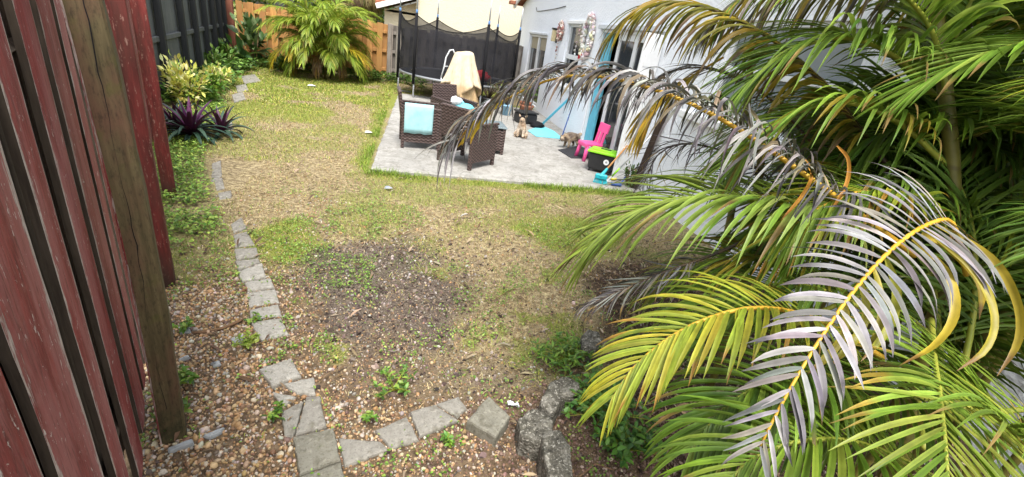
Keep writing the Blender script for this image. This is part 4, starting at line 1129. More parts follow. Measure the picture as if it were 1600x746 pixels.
def frond(parent, ctrl, n=34, L=.42, W=.028, t0=.22, a0=72, a1=22, vee=22, droop=.9, curl=.05, twist=.0, pal=None, var=.15, rach='rach_green', rr=.010,
          tipbrown=.25, tipcol=(.30, .20, .07), mat='leaf', label=None, upv=None, prof=None, sidepal=None, m=8, skip=0.0, grad=None, hook=0.0, raw=False):
    C, LEN = catmull(ctrl, 60)
    if not raw: n = int(n * 1.5); W = W * .74
    tt = np.linspace(0, 1, 60)
    Tn = np.gradient(C, axis=0); Tn /= np.linalg.norm(Tn, axis=1)[:, None]
    ref = np.array([0, 0, 1.]) if upv is None else np.array(upv, float)
    K = n * 2
    t = np.concatenate([np.linspace(t0, .995, n), np.linspace(t0, .995, n) + .4 / n]); t = np.clip(t + rng.normal(0, .15 / n, K), t0, 1)
    sg = np.concatenate([np.ones(n), -np.ones(n)])
    if skip > 0:
        kp = rng.random(K) > skip; t, sg = t[kp], sg[kp]; K = len(t)
    P = np.stack([np.interp(t, tt, C[:, i]) for i in range(3)], 1); T = np.stack([np.interp(t, tt, Tn[:, i]) for i in range(3)], 1)
    U = ref[None] - T * (T @ ref)[:, None]; ul = np.linalg.norm(U, axis=1)[:, None]; U = np.where(ul > .05, U / np.maximum(ul, 1e-6), np.array([[0, 1., 0]])); S = np.cross(T, U)
    q = (t - t0) / (1 - t0)
    ang = np.radians(a0 + (a1 - a0) * q ** 1.1) * (1 + rng.normal(0, .07, K)); v = np.radians(vee) * (1 + rng.normal(0, .35, K))
    d = np.cos(ang)[:, None] * T + np.sin(ang)[:, None] * (np.cos(v)[:, None] * sg[:, None] * S + np.sin(v)[:, None] * U)
    nr = U - d * np.sum(U * d, 1)[:, None]; nr /= np.linalg.norm(nr, axis=1)[:, None]
    ll = L * (prof(q) if prof else (.45 + .55 * np.sin(PI * np.clip(q * .82 + .14, 0, 1)))) * (1 + rng.normal(0, .07, K))
    ww = W * (.55 + .45 * np.sin(PI * np.clip(q * .8 + .15, 0, 1))) * (1 + rng.normal(0, .1, K))
    wprof = np.interp(np.linspace(0, 1, m + 1), [0, .12, .4, .75, 1], [.35, .8, 1, .72, .04])
    cur = rng.normal(0, 1, (K, 3)) * curl; tw = rng.normal(0, 1, K) * twist
    dr_ = droop * (1 + rng.normal(0, .25, K)); pts = []; p = P + U * rr * .4
    base = pick(K, pal, None, var)
    if sidepal is not None: base = np.where((sg > 0)[:, None], base, pick(K, sidepal, None, var))
    if grad is not None: base = base * (1 - q[:, None] ** 1.3) + pick(K, grad, None, var) * q[:, None] ** 1.3
    cols = []; tb = rng.random(K) < tipbrown; tbs = rng.uniform(.55, .9, K)
    for j in range(m + 1):
        s = np.cross(d, nr); wv = s * (ww * wprof[j] / 2)[:, None]; fo = nr * (ww * wprof[j] * .22)[:, None]
        pts.append(np.stack([p + wv + fo, p, p - wv + fo], 1))
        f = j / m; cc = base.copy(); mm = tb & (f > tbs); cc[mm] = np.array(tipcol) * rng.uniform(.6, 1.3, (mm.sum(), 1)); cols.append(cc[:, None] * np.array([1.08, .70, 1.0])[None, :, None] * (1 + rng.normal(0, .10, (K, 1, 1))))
        p = p + d * (ll / m)[:, None]
        d = d + np.array([0, 0, -1.]) * (dr_ / m * (.5 + f * 1.3))[:, None] + cur * (.4 + f) * 3 / m + hook * nr * (-1.0 * f / m)
        d /= np.linalg.norm(d, axis=1)[:, None]
        if twist: nr = nr + np.cross(d, nr) * (tw / m)[:, None]
        nr = nr - d * np.sum(nr * d, 1)[:, None]; nr /= np.linalg.norm(nr, axis=1)[:, None] + 1e-9
    V = np.stack(pts, 1)                                      # K, m+1, 3, 3
    Cc = np.stack(cols, 1)
    o = (np.arange(K) * (m + 1) * 3)[:, None] + (np.arange(m) * 3)[None]
    o = o.ravel(); F = np.concatenate([np.stack([o, o + 1, o + 4, o + 3], 1), np.stack([o + 1, o + 2, o + 5, o + 4], 1)])
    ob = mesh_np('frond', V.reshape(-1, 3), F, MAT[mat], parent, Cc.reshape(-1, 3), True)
    mb = MB(); idx = list(range(0, 60, 3)) + [59]
    mb.tube([C[i] for i in idx], [rr * (1 - .75 * tt[i]) + .0012 for i in idx], 7); mb.build('rachis', MAT[rach], ob, True)
    if label: ob['label'] = label
    return ob

def arch(base, az, el, length, sag, n=6):
    """control points of a frond starting at base, rising at el and sagging"""
    p = np.array(base, float); pts = [p.copy()]; e = el
    for i in range(n):
        p = p + np.array([math.cos(az) * math.cos(e), math.sin(az) * math.cos(e), math.sin(e)]) * length / n; pts.append(p.copy()); e -= sag / n * (.5 + i / n)
    return pts

GRN = [(.18, .30, .035), (.24, .37, .05), (.14, .24, .03), (.30, .43, .07)]
GRD = [(.10, .185, .028), (.14, .235, .035), (.075, .145, .022), (.18, .28, .042)]  # greens darkened for the shade inside the clump
YEL = [(.32, .39, .045), (.38, .42, .05), (.27, .36, .04), (.42, .40, .04)]
OLV = [(.33, .26, .035), (.25, .22, .035), (.42, .30, .03), (.20, .19, .04)]
GRY = [(.28, .27, .272), (.22, .212, .218), (.36, .35, .35), (.15, .142, .14), (.25, .235, .20)]
GRYD = [(.25, .24, .23), (.16, .15, .145), (.34, .33, .32), (.09, .083, .08), (.22, .17, .11)]
BLK = [(.045, .04, .042), (.09, .08, .085), (.16, .15, .155)]
BRN = [(.26, .16, .06), (.40, .25, .05), (.17, .10, .05)]

palm = empty('areca_palm', (2.0, 1.35, 0), 'large areca palm clump with grey, yellow and green fronds in the right foreground', 'palm')
STEMS = [((2.25, 1.75), 2.6, (.1, .25), .030), ((2.35, 1.15), 2.4, (.15, -.1), .028), ((1.85, 1.85), 1.5, (-.15, .15), .026), ((2.1, .85), 1.7, (.1, -.25), .026),
         ((1.75, 1.35), .9, (-.15, 0), .024), ((2.6, 1.6), 2.2, (.1, .1), .026), ((1.95, 2.2), 1.9, (-.1, .3), .026), ((2.05, 1.1), .8, (-.1, -.2), .022),
         ((2.5, .9), 1.3, (.1, 0), .022), ((2.6, 1.2), 1.8, (.1, .05), .022), ((2.5, 2.0), 1.2, (0, .1), .022)]
STEMS = [(a, b if b < 2 else b + .35, c, r * .78) for a, b, c, r in STEMS]
crowns = []
m = MB(); m.tube(catmull([(2.17, .92, -.05), (2.11, 1.12, .7), (2.04, 1.28, 1.38), (1.91, 1.62, 2.1), (1.84, 1.80, 2.55)], 24)[0], [.030] + [.024] * 22 + [.018], 12); m.build('stem', MAT['stem'], palm, True); crowns.append((np.array((1.84, 1.80, 2.55)), 2.55))
for (bx, by), hh, (lx, ly), r in STEMS:
    pts = [(bx + lx * k * k, by + ly * k * k, hh * k - .05 * (k == 0)) for k in np.linspace(0, 1, 9)]
    m = MB(); m.tube(pts, [r * 1.25] + [r] * 7 + [r * .7], 12); m.build('stem', MAT['stem'], palm, True); crowns.append((np.array(pts[-1]), hh))
# crown shafts / sheath
def P3(lst): return [D(*q) for q in lst]
# --- the fronds one can tell apart
frond(palm, P3([(1510, 430, 1.55), (1490, 352, 1.42), (1452, 350, 1.30), (1395, 388, 1.2), (1333, 456, 1.12), (1275, 540, 1.06), (1222, 630, 1.03), (1188, 697, 1.03)]), n=25, L=.225, W=.0215, t0=.26, a0=82, a1=34, vee=10, prof=lambda q: 1.12 - .62 * q,
      droop=.55, curl=.05, twist=.5, pal=GRY, rach='rach_orange', rr=.0075, tipbrown=.5, tipcol=(.14, .13, .14), mat='dryleaf', label='near grey dead frond with orange rachis', upv=(-.45, -.55, .7), hook=.9)
def straps_px(parent, lines, W, pal, tip, label, mat='leaf'):
    """single hanging leaflets, each a curved folded ribbon along its own line"""
    V, F, C = [], [], []
    for ln in lines:
        P, L_ = catmull(P3(ln), 18); base = np.array(pal[rng.integers(len(pal))]) * rng.uniform(.85, 1.15); vw = CAM + np.array([.3, .2, .6]); o = len(V)
        for i, p in enumerate(P):
            t = P[min(i + 1, 17)] - P[max(i - 1, 0)]; t /= np.linalg.norm(t); sd = np.cross(t, vw - p); sd /= np.linalg.norm(sd); tw = .5 * math.sin(i * .25 + o); nn = np.cross(sd, t); sd = sd * math.cos(tw) + nn * math.sin(tw); nn = np.cross(sd, t)
            f = i / 17; w = W * np.interp(f, [0, .12, .4, .8, 1], [.4, .8, 1, .75, .05]); c = base if f < .85 else np.array(tip)
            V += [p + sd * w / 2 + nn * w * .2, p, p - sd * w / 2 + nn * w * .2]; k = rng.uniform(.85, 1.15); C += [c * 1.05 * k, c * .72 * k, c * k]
        for i in range(17): q = o + i * 3; F += [(q, q + 1, q + 4, q + 3), (q + 1, q + 2, q + 5, q + 4)]
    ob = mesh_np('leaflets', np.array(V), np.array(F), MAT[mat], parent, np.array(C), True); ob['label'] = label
YL = [(.46, .42, .04), (.52, .44, .05), (.40, .40, .045), (.54, .40, .04)]
straps_px(palm, [[(1345, 440, 1.16), (1352, 490, 1.13), (1332, 535, 1.11), (1296, 575, 1.10)], [(1385, 405, 1.2), (1402, 455, 1.15), (1390, 510, 1.12), (1345, 565, 1.10)],
    [(1425, 375, 1.25), (1478, 425, 1.18), (1492, 490, 1.14), (1462, 540, 1.12), (1405, 572, 1.11)], [(1450, 360, 1.30), (1520, 420, 1.22), (1552, 490, 1.17), (1540, 545, 1.15), (1495, 580, 1.14)],
    [(1462, 352, 1.33), (1545, 400, 1.26), (1588, 465, 1.2), (1593, 530, 1.18), (1558, 588, 1.17)], [(1320, 470, 1.13), (1318, 520, 1.11), (1290, 560, 1.1), (1262, 585, 1.09)],
    [(1440, 365, 1.3), (1480, 385, 1.27), (1530, 440, 1.22), (1530, 500, 1.2)], [(1365, 420, 1.19), (1378, 480, 1.16), (1372, 520, 1.14), (1352, 550, 1.13)]], .021, YL, (.30, .17, .05), 'yellow leaflets hanging below the grey frond')
straps_px(palm, [[(1258, 250, 1.60), (1268, 275, 1.58), (1250, 310, 1.57), (1220, 345, 1.56)], [(1308, 228, 1.6), (1326, 250, 1.58), (1322, 290, 1.57), (1288, 345, 1.56)]], .013, [(.50, .23, .03), (.42, .19, .03)], (.35, .14, .04), 'orange curled dead leaflets in the middle', 'dryleaf')
straps_px(palm, [[(790, 158, 2.05), (760, 176, 2.08), (735, 200, 2.11), (722, 228, 2.12)], [(775, 167, 2.06), (745, 192, 2.1), (728, 215, 2.11), (713, 232, 2.12)], [(768, 172, 2.07), (742, 205, 2.1), (735, 226, 2.1)]], .024, [(.58, .40, .03), (.62, .46, .06)], (.5, .3, .03), 'yellow tip of the arching frond')
frond(palm, P3([(1430, 400, 1.62), (1330, 325, 1.60), (1250, 268, 1.62), (1150, 200, 1.68), (1050, 150, 1.76), (950, 122, 1.86), (870, 122, 1.96), (790, 156, 2.06), (740, 192, 2.11), (716, 220, 2.13)]), n=88, L=.40, W=.019, t0=.14, a0=66, a1=52, vee=30, prof=lambda q: 1.0 - .35 * q,
      droop=3.4, curl=.2, twist=1.6, pal=GRYD, var=.25, rach='rach_orange', rr=.0095, tipbrown=.6, tipcol=(.10, .09, .095), mat='dryleaf', label='long arching grey dead frond reaching over the patio', skip=.06)
frond(palm, P3([(1440, 330, 1.9), (1360, 225, 1.9), (1290, 135, 1.95), (1220, 72, 2.0), (1150, 30, 2.08), (1080, 8, 2.15), (1010, 12, 2.22), (965, 45, 2.27)]), n=40, L=.46, W=.028, t0=.2, a0=66, a1=24, vee=0,
      droop=2.6, curl=.07, twist=.7, pal=OLV, var=.25, rach='rach_dark', rr=.012, tipbrown=.7, tipcol=(.16, .10, .05), label='dying yellow brown frond hanging at the top')
frond(palm, P3([(1350, 330, 2.1), (1270, 225, 2.15), (1190, 145, 2.2), (1110, 108, 2.28), (1050, 112, 2.34), (1000, 140, 2.38)]), n=32, L=.30, W=.009, t0=.2, a0=65, a1=25, vee=5, droop=1.9, curl=.35, twist=1.5, pal=BLK, rach='rach_dark', rr=.007, mat='dryleaf', label='black withered frond behind the arching one')
frond(palm, P3([(1330, 400, 2.0), (1250, 320, 2.1), (1160, 250, 2.2), (1080, 225, 2.3), (1030, 240, 2.35), (1005, 290, 2.38)]), n=30, L=.30, W=.009, t0=.25, a0=65, a1=25, vee=5, droop=1.6, curl=.5, twist=1.5, pal=BLK, rach='rach_dark', rr=.007, mat='dryleaf', label='black curly withered frond by the wall')
frond(palm, P3([(1180, 370, 1.75), (1110, 400, 1.8), (1040, 425, 1.82), (970, 455, 1.85), (915, 478, 1.87)]), n=26, L=.17, W=.010, t0=.3, a0=55, a1=15, vee=5, droop=1.3, curl=.25, twist=1.2, pal=BLK + GRYD, rach='rach_dark', rr=.006, mat='dryleaf', label='thin grey withered frond tip over the lawn')
# yellow orange strips
frond(palm, P3([(1130, 90, 2.3), (1080, 120, 2.32), (1035, 155, 2.34), (1005, 200, 2.36)]), n=12, L=.30, W=.030, t0=.2, a0=30, a1=8, vee=0, droop=1.7, curl=.08, twist=.5, pal=[(.50, .30, .02), (.58, .40, .04), (.35, .27, .03)], rach='rach_orange', rr=.005, label='orange yellow dying frond before the door')
# green fronds on the left of the clump
frond(palm, P3([(1420, 420, 1.8), (1330, 360, 1.75), (1240, 325, 1.72), (1140, 310, 1.72), (1050, 318, 1.76), (980, 345, 1.8), (930, 385, 1.83)]), n=46, L=.50, W=.029, t0=.20, a0=62, a1=18, vee=18, droop=1.35, curl=.03, pal=[(.22, .36, .05), (.28, .42, .07), (.34, .46, .11)], grad=[(.34, .42, .07), (.28, .38, .06)], rach='rach_green', tipbrown=.2, label='bright green frond over the lawn')
frond(palm, P3([(1380, 560, 1.6), (1300, 510, 1.52), (1235, 487, 1.45), (1170, 482, 1.42), (1100, 500, 1.40), (1040, 532, 1.38), (990, 575, 1.37), (960, 618, 1.36)]), n=28, L=.29, W=.023, t0=.26, a0=68, a1=20, vee=14, droop=.95, curl=.03, pal=YEL, rach='rach_orange', tipbrown=.22, tipcol=(.45, .26, .05), label='yellow frond at the lower centre')
frond(palm, P3([(1380, 640, 1.45), (1300, 590, 1.38), (1240, 585, 1.32), (1180, 605, 1.28), (1125, 645, 1.26), (1085, 695, 1.25)]), n=30, L=.32, W=.022, t0=.2, a0=66, a1=20, vee=16, droop=1.2, curl=.03, pal=[(.14, .25, .03), (.20, .31, .04), (.10, .19, .025)], tipbrown=.15, label='green frond below the yellow one')
frond(palm, P3([(1340, 470, 1.9), (1260, 420, 1.85), (1180, 400, 1.85), (1100, 410, 1.9), (1030, 440, 1.95)]), n=34, L=.38, W=.020, t0=.2, a0=62, a1=20, vee=15, droop=1.2, curl=.03, pal=GRN + OLV[:1], tipbrown=.15)
frond(palm, P3([(1380, 500, 1.75), (1290, 455, 1.7), (1210, 445, 1.68), (1130, 470, 1.68), (1060, 520, 1.7)]), n=34, L=.38, W=.021, t0=.2, a0=62, a1=20, vee=15, droop=1.2, curl=.03, pal=GRD + GRN[:1], tipbrown=.1)
# bottom right
frond(palm, P3([(1455, 500, 1.45), (1460, 560, 1.25), (1468, 610, 1.13), (1476, 680, 1.03), (1482, 760, .96)]), n=22, L=.34, W=.019, t0=.2, a0=72, a1=30, vee=12, droop=.6, curl=.03, pal=[(.17, .28, .03), (.24, .36, .045), (.30, .40, .06)], sidepal=[(.28, .34, .04), (.20, .30, .035)], rr=.008, tipbrown=.5, tipcol=(.42, .30, .05), label='green frond pointing down at the lower right', upv=(-.3, -.6, .75))
frond(palm, P3([(1480, 760, 1.25), (1410, 720, 1.2), (1330, 690, 1.15), (1250, 690, 1.12), (1180, 715, 1.1), (1130, 760, 1.09)]), n=26, L=.34, W=.020, t0=.15, a0=68, a1=25, vee=14, droop=1.0, curl=.03, pal=[(.18, .30, .03), (.26, .38, .045), (.13, .22, .025)], tipbrown=.15, label='green frond along the bottom edge')
frond(palm, P3([(1560, 650, 1.5), (1480, 630, 1.45), (1400, 620, 1.4), (1320, 630, 1.38), (1250, 665, 1.36)]), n=30, L=.34, W=.019, t0=.15, a0=66, a1=22, vee=14, droop=1.0, curl=.03, pal=GRD + GRN[:2], tipbrown=.1)
frond(palm, P3([(1640, 760, 1.2), (1590, 690, 1.15), (1540, 640, 1.15), (1480, 600, 1.2)]), n=22, L=.36, W=.019, t0=.1, a0=66, a1=30, vee=14, droop=1.0, curl=.03, pal=GRN, tipbrown=.15)
# orange curls in the middle
# upper right bright fronds
frond(palm, P3([(1720, 60, 1.5), (1640, 62, 1.48), (1560, 78, 1.47), (1490, 105, 1.48), (1430, 140, 1.5)]), n=15, L=.36, W=.026, t0=.05, a0=40, a1=12, vee=10, droop=.5, curl=.02, pal=[(.20, .34, .04), (.27, .40, .07), (.15, .27, .03)], rach='rach_green', tipbrown=.05, label='bright green frond at the upper right')
frond(palm, P3([(1480, 200, 1.75), (1470, 90, 1.7), (1430, 10, 1.65), (1350, -40, 1.6), (1250, -30, 1.6)]), n=36, L=.5, W=.024, t0=.2, a0=66, a1=24, vee=14, droop=1.0, curl=.03, pal=GRN, tipbrown=.05)
frond(palm, P3([(1460, 150, 1.8), (1400, 90, 1.75), (1320, 60, 1.72), (1240, 80, 1.74), (1170, 130, 1.78)]), n=40, L=.46, W=.022, t0=.15, a0=62, a1=20, vee=14, droop=1.25, curl=.03, pal=GRN + GRD[:1], tipbrown=.1)
frond(palm, P3([(1480, 260, 1.75), (1400, 190, 1.72), (1310, 160, 1.72), (1220, 190, 1.76), (1150, 250, 1.8)]), n=40, L=.46, W=.022, t0=.15, a0=62, a1=20, vee=14, droop=1.25, curl=.03, pal=GRN + OLV[:1], tipbrown=.2)
frond(palm, P3([(1520, 330, 1.9), (1430, 290, 1.85), (1340, 280, 1.85), (1250, 310, 1.88), (1180, 370, 1.9)]), n=40, L=.44, W=.022, t0=.15, a0=62, a1=20, vee=14, droop=1.2, curl=.03, pal=GRD + GRN[:2], tipbrown=.1)
frond(palm, P3([(1490, 60, 1.7), (1530, -10, 1.65), (1600, -30, 1.6), (1680, 30, 1.6)]), n=34, L=.5, W=.025, t0=.1, a0=64, a1=24, vee=14, droop=1.2, curl=.03, pal=GRN, tipbrown=.05)
frond(palm, P3([(1490, 420, 1.8), (1420, 330, 1.7), (1360, 300, 1.65), (1290, 320, 1.62), (1220, 370, 1.62)]), n=32, L=.40, W=.021, t0=.2, a0=60, a1=20, vee=12, droop=1.1, curl=.04, pal=YEL + GRN, rach='rach_orange', tipbrown=.4, tipcol=(.40, .22, .04))
# --- the rest of the clump, growing from the stem crowns
frond(palm, P3([(1520, 40, 2.0), (1430, -30, 1.95), (1340, -45, 1.95), (1250, -35, 2.0), (1170, -10, 2.05), (1110, 40, 2.1)]), n=40, L=.40, W=.026, t0=.15, a0=60, a1=22, vee=-10, droop=3.2, curl=.06, twist=.8, pal=OLV + GRYD[:2] + GRN[:1], var=.25, rach='rach_dark', tipbrown=.6, tipcol=(.22, .17, .12), label='dying frond with leaflets hanging from above')
palm2 = empty('areca_palm', (2.85, 1.2, 0), 'dense dark green areca clump against the white wall behind the front palm', 'palm')
crowns2 = []
for (bx, by), hh, r in [((2.75, .3), 1.9, .02), ((2.9, .9), 2.4, .022), ((2.8, 1.5), 1.5, .02), ((2.9, 1.9), 2.2, .022), ((2.75, 2.4), 1.3, .02), ((2.7, .6), 1.0, .02), ((2.6, 1.2), .9, .02), ((2.95, 1.3), 2.8, .022), ((2.7, -.1), 1.3, .02)]:
    m = MB(); pts = [(bx - .05 * k, by + .04 * math.sin(3 * k), hh * k - .05 * (k == 0)) for k in np.linspace(0, 1, 7)]; m.tube(pts, [r * 1.2] + [r] * 5 + [r * .7], 10); m.build('stem', MAT['stem'], palm2, True); crowns2.append(np.array(pts[-1]))
made = 0; tries = 0
while made < 44 and tries < 6000:
    tries += 1
    c0 = crowns2[rng.integers(len(crowns2))]; az = rng.uniform(0, 2 * PI); st = c0 - np.array([0, 0, rng.uniform(0, .5)])
    pts = np.array(arch(st, az, rng.uniform(.3, 1.4), rng.uniform(.9, 1.5), rng.uniform(1.2, 2.3))); cc, _ = catmull(pts, 14); x_, y_, z_ = project(cc)
    if (z_ < 1.75).any() or (x_ < 1240).any() or cc[:, 2].min() < .12 or cc[:, 0].max() > 3.14: continue
    if ((x_ < 1420) & (y_ < 120)).any(): continue
    frond(palm2, pts, n=36, L=rng.uniform(.36, .5), W=rng.uniform(.024, .030), t0=.18, a0=64, a1=22, vee=rng.uniform(5, 22), droop=rng.uniform(.9, 1.5), curl=.03, pal=GRD + GRN[:1], tipbrown=.06, m=5)
    made += 1
made = 0; tries = 0
while made < 40 and tries < 6000:
    tries += 1
    c0, hh = crowns[rng.integers(len(crowns))]
    az = rng.uniform(0, 2 * PI); el = rng.uniform(.25, 1.35); Lf = rng.uniform(1.0, 1.6)
    st = c0 - np.array([0, 0, rng.uniform(0, .35)])
    pts = np.array(arch(st, az, el, Lf, rng.uniform(1.3, 2.4)))
    cc, _ = catmull(pts, 14)
    x_, y_, z_ = project(cc)
    if made >= 31 and cc[:, 2].min() < 1.9: continue  # last fronds added high, mostly out of view, to shade the clump
    if (z_ < 1.15).any() or (x_ < 1195).any() or cc[:, 2].min() < .12 or cc[:, 0].max() > 3.12: continue
    if ((x_ > 1190) & (x_ < 1560) & (y_ > 330) & (y_ < 760) & (z_ < 1.5)).any(): continue
    if ((x_ > 1420) & (x_ < 1530) & (y_ > -20) & (y_ < 340) & (z_ < 1.72)).any(): continue
    dark = rng.random()
    pal_ = GRD if dark < .5 else (GRN if dark < .85 else GRN + YEL)
    frond(palm, pts, n=34, L=rng.uniform(.36, .5), W=rng.uniform(.019, .025), t0=.22, a0=62, a1=22, vee=rng.uniform(5, 22), droop=rng.uniform(.9, 1.5), curl=.03, pal=pal_, tipbrown=.1, m=6)
    made += 1

# ------------------------------------------------------------------ far palm by the back fence
fp0 = G(505, 122)
fpalm = empty('small_palm', (fp0[0], fp0[1], 0), 'bushy yellow green palm in front of the orange back fence', 'palm')
FY = [(.26, .37, .035), (.34, .44, .05), (.20, .31, .03), (.40, .45, .06)]
for k in range(4):
    a = k * 1.57 + .4; m = MB(); bx, by = fp0[0] + .16 * math.cos(a), fp0[1] + .16 * math.sin(a)
    m.tube([(bx, by, -.03), (bx + .10 * math.cos(a), by + .06 * math.sin(a), .35), (bx + .22 * math.cos(a), by + .12 * math.sin(a), .75)], [.034, .030, .022], 9); m.build('stem', MAT['stem'], fpalm, True)
for k in range(84):
    a = 2 * PI * k / 84 * 5.13 + rng.uniform(-.25, .25); el = rng.uniform(.15, 1.5) if k % 3 else rng.uniform(.9, 1.5); st = (fp0[0] + .22 * math.cos(a), fp0[1] + .16 * math.sin(a), rng.uniform(.35, .6) + .45 * el / 1.5)
    Lf = rng.uniform(1.0, 1.4) + (.25 if k % 3 == 0 else 0)
    if k % 7 == 0: a = rng.uniform(-2.6, -.5); el = rng.uniform(.2, .7)
    pts = arch(st, a, el, Lf, rng.uniform(1.6, 2.6))
    pts = [np.array([q[0], min(q[1], 14.45), max(q[2], .12)]) for q in pts]
    pal_ = FY if rng.random() < .92 else [(.50, .40, .03), (.54, .36, .03)]
    frond(fpalm, pts, n=26, L=rng.uniform(.38, .5), W=.030, t0=.12, a0=58, a1=18, vee=12, droop=1.4, curl=.05, pal=pal_, tipbrown=.1, m=5, rr=.012, raw=True)
for k in range(5):
    a = rng.uniform(-2.6, -.3); st = (fp0[0] + .25 * math.cos(a), fp0[1] + .2 * math.sin(a), .55)
    pts = [np.array([q[0], min(q[1], 14.45), max(q[2], .06)]) for q in arch(st, a, .2, .8, 2.6)]
    frond(fpalm, pts, n=16, L=.35, W=.02, t0=.2, a0=40, a1=12, vee=0, droop=2.2, curl=.12, pal=BRN, rach='rach_dark', tipbrown=0, m=5, label='brown dead frond hanging low')

# tree palm with shaggy skirt beyond the fence
tp = empty('cabbage_palm', (-2.05, 18.2, 0), 'shaggy palm with hanging dry fronds beyond the back fence', 'palm')
m = MB(); m.tube([(-2.05, 18.2, 0), (-2.0, 18.2, 1.4), (-1.95, 18.2, 2.6)], [.16, .14, .13], 10); m.build('trunk', MAT['bark'], tp, True)
for k in range(26):
    a = 2 * PI * k / 26; st = (-1.97 + .1 * math.cos(a), 18.2 + .1 * math.sin(a), rng.uniform(2.1, 2.7))
    frond(tp, arch(st, a, rng.uniform(-.2, .5), rng.uniform(.8, 1.1), 2.2), n=16, L=.55, W=.04, t0=.35, a0=40, a1=10, vee=0, droop=1.9, curl=.06, pal=[(.30, .22, .10), (.38, .32, .14), (.20, .14, .08), (.30, .33, .10)], rach='rach_dark', tipbrown=.3, m=5)
def leafy_tree(name, x, y, z0, R, nl, L, pal, label, trunk=.09):
    root = empty(name, (x, y, 0), label, 'tree'); m = MB(); m.tube([(x, y, -.05), (x + .05, y, z0 * .5), (x, y, z0)], [trunk, trunk * .8, trunk * .6], 8)
    br = []
    for i in range(9):
        a = random.uniform(0, 6.28); q = (x + math.cos(a) * R * .7, y + math.sin(a) * R * .7, z0 + random.uniform(-.2, .8) * R); m.tube([(x, y, z0 * .8), ((x + q[0]) / 2, (y + q[1]) / 2, z0 + .1 * R), q], [trunk * .5, trunk * .35, trunk * .12], 6); br.append(q)
    m.build('trunk', MAT['bark'], root, True)
    c = np.array(br)[rng.integers(0, 9, nl)] + rng.normal(0, R * .27, (nl, 3))
    az = rng.uniform(0, 2 * PI, nl); d = np.stack([np.cos(az), np.sin(az), rng.normal(-.1, .5, nl)], 1)
    Ls = rng.uniform(L * .7, L * 1.3, nl)
    leaf_obj('crown', c, d, np.stack([rng.normal(0, .4, nl), rng.normal(0, .4, nl), np.ones(nl)], 1), Ls, Ls * .45, pick(nl, pal), root)
leafy_tree('leafy_tree', -4.3, 18.5, 2.2, 1.1, 2200, .16, [(.06, .12, .02), (.10, .18, .03), (.04, .08, .015)], 'dark green tree standing beyond the orange fence on the left')

leafy_tree('leafy_tree', -6.6, 19.5, 1.7, 1.5, 2600, .20, [(.07, .14, .02), (.12, .22, .03), (.05, .10, .015)], 'broad green tree beyond the fence corner at the far left')
leafy_tree('leafy_tree', -3.0, 21.5, 1.5, 1.3, 2600, .20, [(.10, .18, .03), (.16, .26, .04), (.07, .13, .02)], 'lighter green tree beyond the fence behind the far palm')
leafy_tree('leafy_tree', -1.2, 23.5, 1.4, 1.2, 2200, .20, [(.06, .12, .02), (.10, .18, .03), (.04, .09, .015)], 'low dark tree seen between shaggy palm and neighbour house')
# ------------------------------------------------------------------ plants along the grey fence
def shrub(name, c, R, hgt, nl, L, wr, pal, label, nst=8, cat='shrub', fl=.25, up=.4):
    root = empty(name, (c[0], c[1], 0), label, cat); m = MB(); st = []
    for i in range(nst):
        a = random.uniform(0, 6.28); r = R * math.sqrt(random.random()); q = (c[0] + math.cos(a) * r, c[1] + math.sin(a) * r, hgt * random.uniform(.6, 1))
        m.tube([(c[0] + math.cos(a) * r * .2, c[1] + math.sin(a) * r * .2, -.02), (c[0] + math.cos(a) * r * .7, c[1] + math.sin(a) * r * .7, q[2] * .5), q], [.014, .010, .005], 6); st.append(q)
    m.build('stem', MAT['twig'], root, True)
    st = np.array(st); k = rng.integers(0, nst, nl); t = rng.uniform(.25, 1.03, nl)[:, None]
    base = np.array([c[0], c[1], 0.]); pos = base + (st[k] - base) * np.stack([t[:, 0] ** .8, t[:, 0] ** .8, t[:, 0]], 1) + rng.normal(0, R * .13, (nl, 3)); pos[:, 2] = np.maximum(pos[:, 2], .02)
    out = pos - (base + np.array([0, 0, hgt * .4])); out /= np.linalg.norm(out, axis=1)[:, None]
    d = out + rng.normal(0, .5, (nl, 3)) + np.array([0, 0, up]); Ls = rng.uniform(L * .65, L * 1.25, nl)
    leaf_obj('foliage', pos, d, np.stack([rng.normal(0, .4, nl), rng.normal(0, .4, nl), np.ones(nl)], 1), Ls, Ls * wr, pick(nl, pal), root, 'leaf2', .3, fl)
    return root
CRO = [(.70, .68, .16), (.78, .75, .28), (.60, .61, .12), (.26, .38, .06), (.80, .77, .38)]
c = G(287, 172); shrub('croton_shrub', (c[0] - .05, c[1] + .25), .33, .60, 620, .10, .45, CRO, 'yellow variegated shrub just behind the purple plant')
c = G(330, 140); shrub('croton_shrub', (c[0], c[1] + .1), .30, .40, 520, .09, .45, CRO, 'lower yellow variegated shrub nearer to the lawn')
c = G(300, 162); shrub('green_shrub', (c[0] + .05, c[1] + .5), .40, .38, 420, .10, .5, PALG, 'light green leafy shrub among the yellow shrubs')
c = G(332, 128); shrub('green_shrub', (c[0] - .3, c[1] + .9), .42, .60, 480, .12, .5, [(.08, .17, .03), (.14, .26, .05), (.20, .32, .07)], 'mid green shrub against the grey fence')
c = G(352, 112); shrub('green_shrub', (c[0] - .1, c[1] + .6), .42, .58, 460, .13, .5, [(.09, .19, .03), (.18, .30, .06), (.06, .12, .02)], 'green shrub at the far end of the bed')
c = G(392, 104); shrub('rubber_plant', (c[0], c[1] + .2), .42, 1.15, 120, .30, .48, [(.03, .075, .022), (.05, .11, .03), (.09, .16, .05), (.14, .20, .09)], 'dark rubber plant with big glossy leaves before the orange fence', 7, 'plant', .2, .3)
